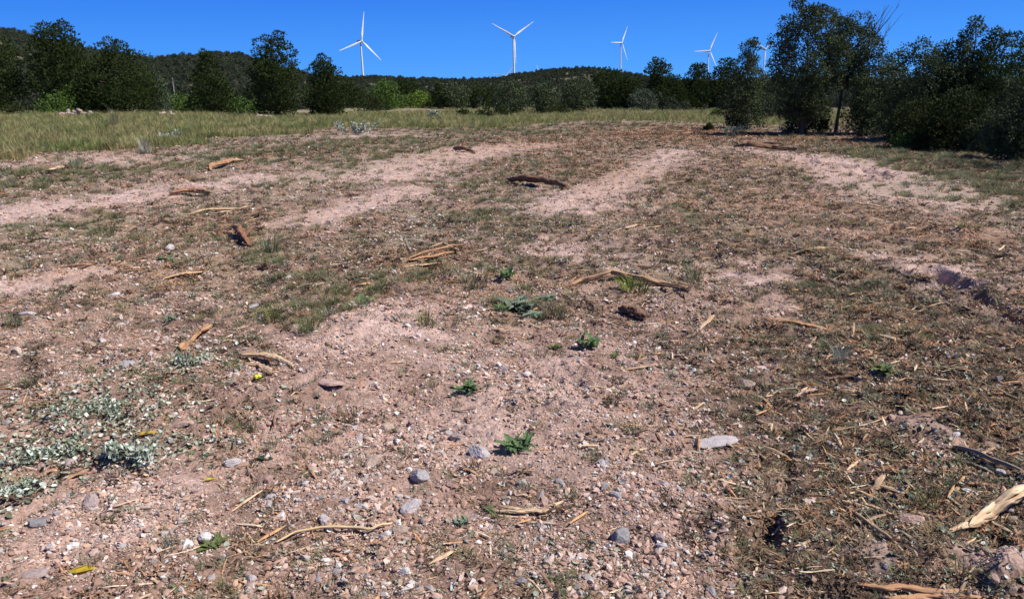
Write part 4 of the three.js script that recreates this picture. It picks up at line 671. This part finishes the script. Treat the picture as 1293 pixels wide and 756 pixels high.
{ // loose stones that only their place tells apart
  const r = rngOf(909), kinds = [[PINK, 'small pinkish stone lying loose in the gravel', 'loose pinkish stones'], [TAN, 'small tan stone lying loose in the gravel', 'loose tan stones'], [GREY, 'small plain grey stone lying loose in the gravel', 'loose grey stones'], [LILAC, 'small pale stone lying loose in the gravel', 'loose pale stones'], [WHITE, 'tiny white stone lying loose in the gravel', 'loose white stones']];
  for (let i = 0; i < 150; i++) { const py = 440 + 316 * Math.pow(r(), 0.8), px = r() * W, k = r() < 0.34 ? 0 : r() < 0.45 ? 1 : r() < 0.5 ? 2 : r() < 0.7 ? 3 : 4, p = hit(px, py); if (r() < 0.6 * mulch(p.x, p.z)) continue; stone(px, py, (k === 4 ? 8 : 9) + 9 * r() * r(), 0.6 + 0.35 * r(), kinds[k][0], kinds[k][1], kinds[k][2], i * 3 + 1); }
}
{ // loose splinters likewise
  const r = rngOf(910), kinds = [[ORANGEWOOD, 'small orange splinter lying loose among the wood shreds', 'loose orange splinters'], [PALEWOOD, 'small pale splinter lying loose among the wood shreds', 'loose pale splinters'], [BROWNWOOD, 'small dark brown bark bit lying loose among the wood shreds', 'loose dark bark bits'], [TANWOOD, 'small tan wood bit lying loose among the wood shreds', 'loose tan wood bits']];
  for (let i = 0, made = 0; i < 900 && made < 170; i++) {
    const py = 200 + 540 * r(), px = r() * W, p = hit(px, py); if (r() > 0.12 + 0.8 * orange(p.x, p.z) + 0.5 * mulch(p.x, p.z)) continue;
    const k = Math.floor(r() * 4), L = 12 + 24 * r() * r(), a = (r() - 0.5) * 2.2, dx = Math.cos(a) * L / 2, dy = Math.sin(a) * L / 2 * clamp((py - 125) / 600, 0.12, 0.8); made++;
    piece([[[[px - dx, py - dy], [px, py + (r() - 0.5) * 3, 0.01], [px + dx, py + dy]], 1.4 + 1.7 * r(), 0.6]], kinds[k][0], 'wood_bit', kinds[k][1], { group: kinds[k][2], seed: i });
  }
}
// ------------------------------------------------------------------ single plants
const herbMat = new THREE.MeshPhysicalMaterial({ vertexColors: true, roughness: 0.75, transmission: 0.25, thickness: 0, specularIntensity: 0.4 });
function herbLeaf(lobed, seed, c) {
  const r = rngOf(seed), s = new Soup(), n = lobed ? 12 : 7, M = [], L = [], Q = [];
  for (let i = 0; i <= n; i++) { const t = i / n, w = (lobed ? 0.24 : 0.17) * Math.sin(Math.PI * clamp(Math.pow(t, 0.8) * 0.95 + 0.04, 0, 1)) * (lobed ? (i % 2 ? 0.45 : 1.15) : 1) * (0.85 + 0.3 * r()), y = 0.42 * t - 0.5 * t * t; M.push(V(t, y, 0)); L.push(V(t - (lobed ? 0.03 : 0), y + w * 0.35, -w)); Q.push(V(t - (lobed ? 0.03 : 0), y + w * 0.35, w)); }
  for (let i = 0; i < n; i++) { const k = 0.85 + 0.3 * r(), cc = c.map(v => v * k); s.quad(M[i], M[i + 1], L[i + 1], L[i], cc); s.quad(M[i], Q[i], Q[i + 1], M[i + 1], cc.map(v => v * 0.92)); }
  return s.geo();
}
const HERB = C(0.12, 0.195, 0.08), GREYHERB = C(0.19, 0.245, 0.17), OLIVEHERB = C(0.13, 0.17, 0.055);
const herbGeos = {}; for (const [k, c] of [['green', HERB], ['grey', GREYHERB], ['olive', OLIVEHERB]]) herbGeos[k] = [0, 1, 2, 3].map(i => herbLeaf(i < 2 ? k !== 'olive' : false, 40 + i, c));
function herb(px, py, wpx, n, kind, label, lift = 0.6, group) {
  const p = gp(px, py), R = wpx / F * p.distanceTo(camera.position) / 2, g = new THREE.Group(), r = rngOf(px * 3 + py);
  g.position.copy(p);
  for (let i = 0; i < n * 2; i++) { const m = part('leaf', herbGeos[kind][Math.floor(r() * 4)], herbMat, g), L = R * (0.42 + 0.5 * r()); m.position.set((r() - 0.5) * R * 0.75, 0.004, (r() - 0.5) * R * 0.75); m.scale.set(L, L, L * (0.8 + 0.5 * r())); m.rotation.set((r() - 0.5) * 0.6, i * 2.4 + r(), lift * (0.2 + r()), 'YZX'); }
  return top(g, 'herb', label, 'plant', group);
}
herb(653, 566, 60, 16, 'green', 'fresh green jagged-leaved herb, the brightest on the gravel', 0.8);
herb(590, 494, 52, 13, 'green', 'low green herb beside a grey stone on bare gravel', 0.5);
herb(745, 438, 46, 12, 'green', 'small green herb with upright leaves near the tan splinter', 0.9);
herb(775, 452, 22, 6, 'olive', 'tiny olive sprig beside the small upright green herb', 0.8);
herb(655, 388, 60, 16, 'grey', 'largest grey-green rosette in the herb patch', 0.4); herb(690, 380, 40, 12, 'grey', 'smaller grey-green rosette in the herb patch', 0.5); herb(630, 392, 34, 9, 'green', 'small green herb at the rim of the herb patch', 0.5); herb(672, 400, 44, 11, 'grey', 'grey-green rosette on the near rim of the herb patch', 0.3);
herb(583, 664, 34, 10, 'grey', 'small grey-green herb beside the frayed splinter', 0.9); herb(620, 646, 22, 9, 'green', 'tiny green herb at the broad end of the frayed splinter', 0.5);
herb(270, 690, 40, 9, 'olive', 'dull olive herb below the bluish white stone', 0.6); herb(700, 440, 30, 7, 'olive', 'faint olive herb on bare soil near the upright green herb', 0.5); herb(455, 385, 40, 10, 'green', 'green herb in the grass strip near the splinter heap', 0.7); herb(500, 545, 20, 5, 'olive', 'tiny olive herb next to an upright brown stone', 0.6);
herb(215, 405, 26, 8, 'grey', 'grey-green herb next to a dark hollow above the orange chunk', 0.6); herb(210, 330, 30, 9, 'green', 'green herb between the two bark strips', 0.6); herb(1120, 470, 40, 10, 'olive', 'olive herb growing in the dark mulch', 0.6); herb(640, 350, 40, 14, 'green', 'dark green tufted herb beyond the herb patch', 1.0);
{ // dark lance leaves, a yellow leaf and a yellow flower
  for (const [px, py, w, ang, c, label] of [[331, 580, 28, 2.9, C(0.03, 0.075, 0.035), 'dark green lance-shaped leaf lying on the gravel'], [375, 590, 30, 0.2, C(0.045, 0.10, 0.05), 'green lance-shaped leaf sprig beside a small cream block'], [105, 722, 30, 0.25, C(0.55, 0.40, 0.03), 'long yellow leaf on pale gravel'], [186, 549, 26, 0.35, C(0.48, 0.34, 0.05), 'yellowed leaf in the felted leaf heap'], [265, 607, 14, 0.4, C(0.6, 0.5, 0.04), 'small bright yellow leaf'], [45, 515, 26, -0.5, C(0.33, 0.30, 0.07), 'yellowish leaf on the pale leaf litter']]) {
    const p = gp(px, py), L = w / F * p.distanceTo(camera.position), m = new THREE.Mesh(herbLeaf(false, px, c), herbMat); m.position.set(p.x - Math.cos(ang) * L / 2, p.y + 0.008, p.z + Math.sin(ang) * L / 2); m.scale.set(L, L * 0.35, L * 1.1); m.rotation.y = ang; top(m, 'fallen_leaf', label, 'leaf');
  }
  const p = gp(325, 482), g = new THREE.Group(), r = rngOf(4); g.position.copy(p);
  const petal = new THREE.MeshStandardMaterial({ color: new THREE.Color().setRGB(0.62, 0.62, 0.04), roughness: 0.8 }), stem = new Soup(); tube(stem, [V(0, -0.01, 0), V(0.004, 0.03, 0)], [0.002, 0.0015], 5, () => C(0.12, 0.2, 0.05)); part('stem', stem.geo(), herbMat, g);
  for (let i = 0; i < 7; i++) { const b = part('bloom', new THREE.IcosahedronGeometry(0.009 + 0.004 * r(), 1).scale(1, 0.5, 1), petal, g); b.position.set((r() - 0.5) * 0.05, 0.03 + 0.012 * r(), (r() - 0.5) * 0.035); }
  for (let i = 0; i < 6; i++) { const m = part('leaf', herbGeos.olive[i % 4], herbMat, g); m.scale.setScalar(0.045); m.rotation.set(0, i, 0.5, 'YZX'); }
  top(g, 'wild_flower', 'small yellow wild flower beside the pale forked branch', 'flower');
}
// grass tufts and shrublets that stand by themselves
[[345, 403, 36, C(0.13, 0.16, 0.05), 'lone yellowish green grass tuft near the grey flat stone'], [1062, 455, 30, C(0.30, 0.35, 0.29), 'pale silvery tuft in the dark mulch', 0.9], [800, 368, 60, C(0.14, 0.19, 0.04), 'fresh green grass tuft growing over the crooked root', 0.5], [877, 352, 36, C(0.19, 0.21, 0.12), 'grey-green tuft on open gravel beyond the root'], [600, 362, 60, C(0.16, 0.17, 0.12), 'grey low shrublet beyond the herb patch', 0.5],
  [390, 418, 40, C(0.12, 0.17, 0.06), 'green tuft at the near end of the green strip'], [310, 545, 40, C(0.14, 0.15, 0.08), 'dull tuft beside the pink slab'], [440, 530, 44, C(0.16, 0.12, 0.08), 'brownish withered tuft on the gravel', 0.5], [340, 318, 46, C(0.16, 0.20, 0.11), 'grey-green tuft beside the forked root stump'], [700, 402, 50, C(0.15, 0.12, 0.09), 'dry brown tuft behind the upright green herb', 0.5], [540, 408, 44, C(0.15, 0.17, 0.06), 'olive tuft on the rise below the splinter heap', 0.6],
  [183, 194, 22, C(0.33, 0.37, 0.31), 'pale silvery shrublet at the meadow edge', 1.2], [18, 412, 30, C(0.15, 0.19, 0.11), 'green tuft on the left mound near a cream-pink stone'], [285, 745, 30, C(0.12, 0.17, 0.06), 'green tuft near a pale lilac squarish stone'], [215, 690, 26, C(0.20, 0.25, 0.19), 'grey-green sprig beside a bluish white stone', 0.9], [1180, 640, 60, C(0.10, 0.12, 0.05), 'flattened dark green tuft above the pink flat clod', 0.4], [800, 545, 40, C(0.13, 0.14, 0.08), 'dull low tuft on trampled soil', 0.4],
  [145, 162, 14, C(0.12, 0.12, 0.09), 'thin dark upright weed standing in the meadow', 2.2], [95, 212, 26, C(0.24, 0.28, 0.19), 'pale tuft in the low grass strip', 0.8]].forEach(([px, py, wpx, c, label, tall = 0.75], i) => {
  const p = gp(px, py), R = wpx / F * p.distanceTo(camera.position) / 2, m = new THREE.Mesh(tuftGeo(700 + i, 70, 0.55, 1, 0.016, 0.6), grassMat.clone()); m.material.color.setRGB(...c); m.position.copy(p); m.scale.set(R, R * 1.6 * tall, R); top(m, 'grass_tuft', label, 'grass tuft');
});
// heaps of cut shrub with felted grey leaves
function brush(px, py, wpx, hm, leaves, leafLen, name, label, pale = 0.5) {
  const p = gp(px, py), R = wpx / F * p.distanceTo(camera.position) / 2, g = new THREE.Group(), r = rngOf(px + 5); g.position.copy(p);
  for (let b = 0; b < 9; b++) {
    const a = r() * 6.28, q = R * 0.55 * r(), c = V(Math.cos(a) * q, hm * 0.15, Math.sin(a) * q * 0.6), e = V(c.x + (r() - 0.5) * R * 1.3, hm * (0.5 + 0.6 * r()), c.z + (r() - 0.5) * R * 0.9), st = new Soup(), lf = new Soup();
    tube(st, [c, V().lerpVectors(c, e, 0.5).add(V(0, hm * 0.1, 0)), e], [leafLen * 0.13, leafLen * 0.1, leafLen * 0.04], 5, () => C(0.22, 0.18, 0.14));
    for (let i = 0; i < leaves / 9; i++) { const t = 0.15 + 0.9 * r(), o = V().lerpVectors(c, e, t).add(onSphere(r).multiplyScalar(leafLen * 1.1)); o.y = Math.max(o.y, 0.004); const k = 0.75 + 0.5 * r(); leaf(lf, o, onSphere(r).add(V(0, 0.3, 0)).normalize(), onSphere(r), leafLen * (0.7 + 0.6 * r()), leafLen * 0.6, (r() < pale ? C(0.50, 0.55, 0.48) : C(0.22, 0.26, 0.18)).map(v => v * k)); }
    part('twig', st.geo(), woodMat, g); part('foliage', lf.geo(), litterMat, g);
  }
  return top(g, name, label, 'cut brush');
}
brush(165, 580, 110, 0.07, 800, 0.026, 'cut_shrub', 'heap of felted pale grey-green leaves with a dark hollow'); brush(70, 575, 110, 0.045, 620, 0.022, 'cut_shrub', 'flattened patch of grey-green felted leaves beside the leaf heap', 0.35); brush(120, 520, 120, 0.04, 560, 0.022, 'cut_shrub', 'scattered grey-green sprigs behind the leaf heap', 0.3); brush(245, 462, 80, 0.05, 380, 0.024, 'cut_shrub', 'grey-green sprigs below the orange chunk', 0.3); brush(25, 625, 70, 0.04, 320, 0.022, 'cut_shrub', 'pale felted sprigs next to a flat dark grey stone', 0.45);
brush(448, 170, 58, 0.55, 900, 0.10, 'brush_pile', 'long pile of cut grey-leaved brush at the meadow edge', 0.45); brush(216, 180, 34, 0.4, 420, 0.09, 'brush_pile', 'small pile of cut grey brush in the meadow grass', 0.35); brush(548, 150, 20, 0.6, 240, 0.16, 'brush_pile', 'far pale tuft of brush in front of the green bushes', 0.4);
brush(925, 168, 60, 0.35, 420, 0.07, 'brush_pile', 'dry pale brush at the foot of the slim oak', 0.3); brush(995, 168, 50, 0.3, 320, 0.07, 'brush_pile', 'dry brush in the grass before the tallest oak', 0.3);
// rubble heaps at the far side of the meadow
for (const [px, py, wpx, n, label] of [[96, 148, 38, 26, 'heap of pale rubble stones in front of the tallest pine'], [207, 147, 26, 16, 'low heap of pale stones in front of the grey-green shrub'], [330, 150, 30, 9, 'scatter of pale stones before the tall dark pine']]) {
  const p = gp(px, py), R = wpx / F * p.distanceTo(camera.position) / 2, g = new THREE.Group(), r = rngOf(px); g.position.copy(p);
  for (let i = 0; i < n; i++) { const m = part('stone', stoneGeos[i % 8], stoneMaterial([TAN, ROSE, TAN][i % 3]), g), s = R * (0.09 + 0.12 * r()), q = (r() - 0.5) * 1.8; m.position.set(q * R, s * 0.4 + 0.35 * R * (1 - Math.abs(q)) * r(), (r() - 0.5) * R * 0.5); m.scale.set(s * 1.2, s * 0.8, s); m.rotation.set(r(), r() * 6, r()); }
  top(g, 'rubble_heap', label, 'stones');
}

scene.traverse(o => { if (o.isMesh) { o.castShadow = true; o.receiveShadow = true; } });
renderer.render(scene, camera);
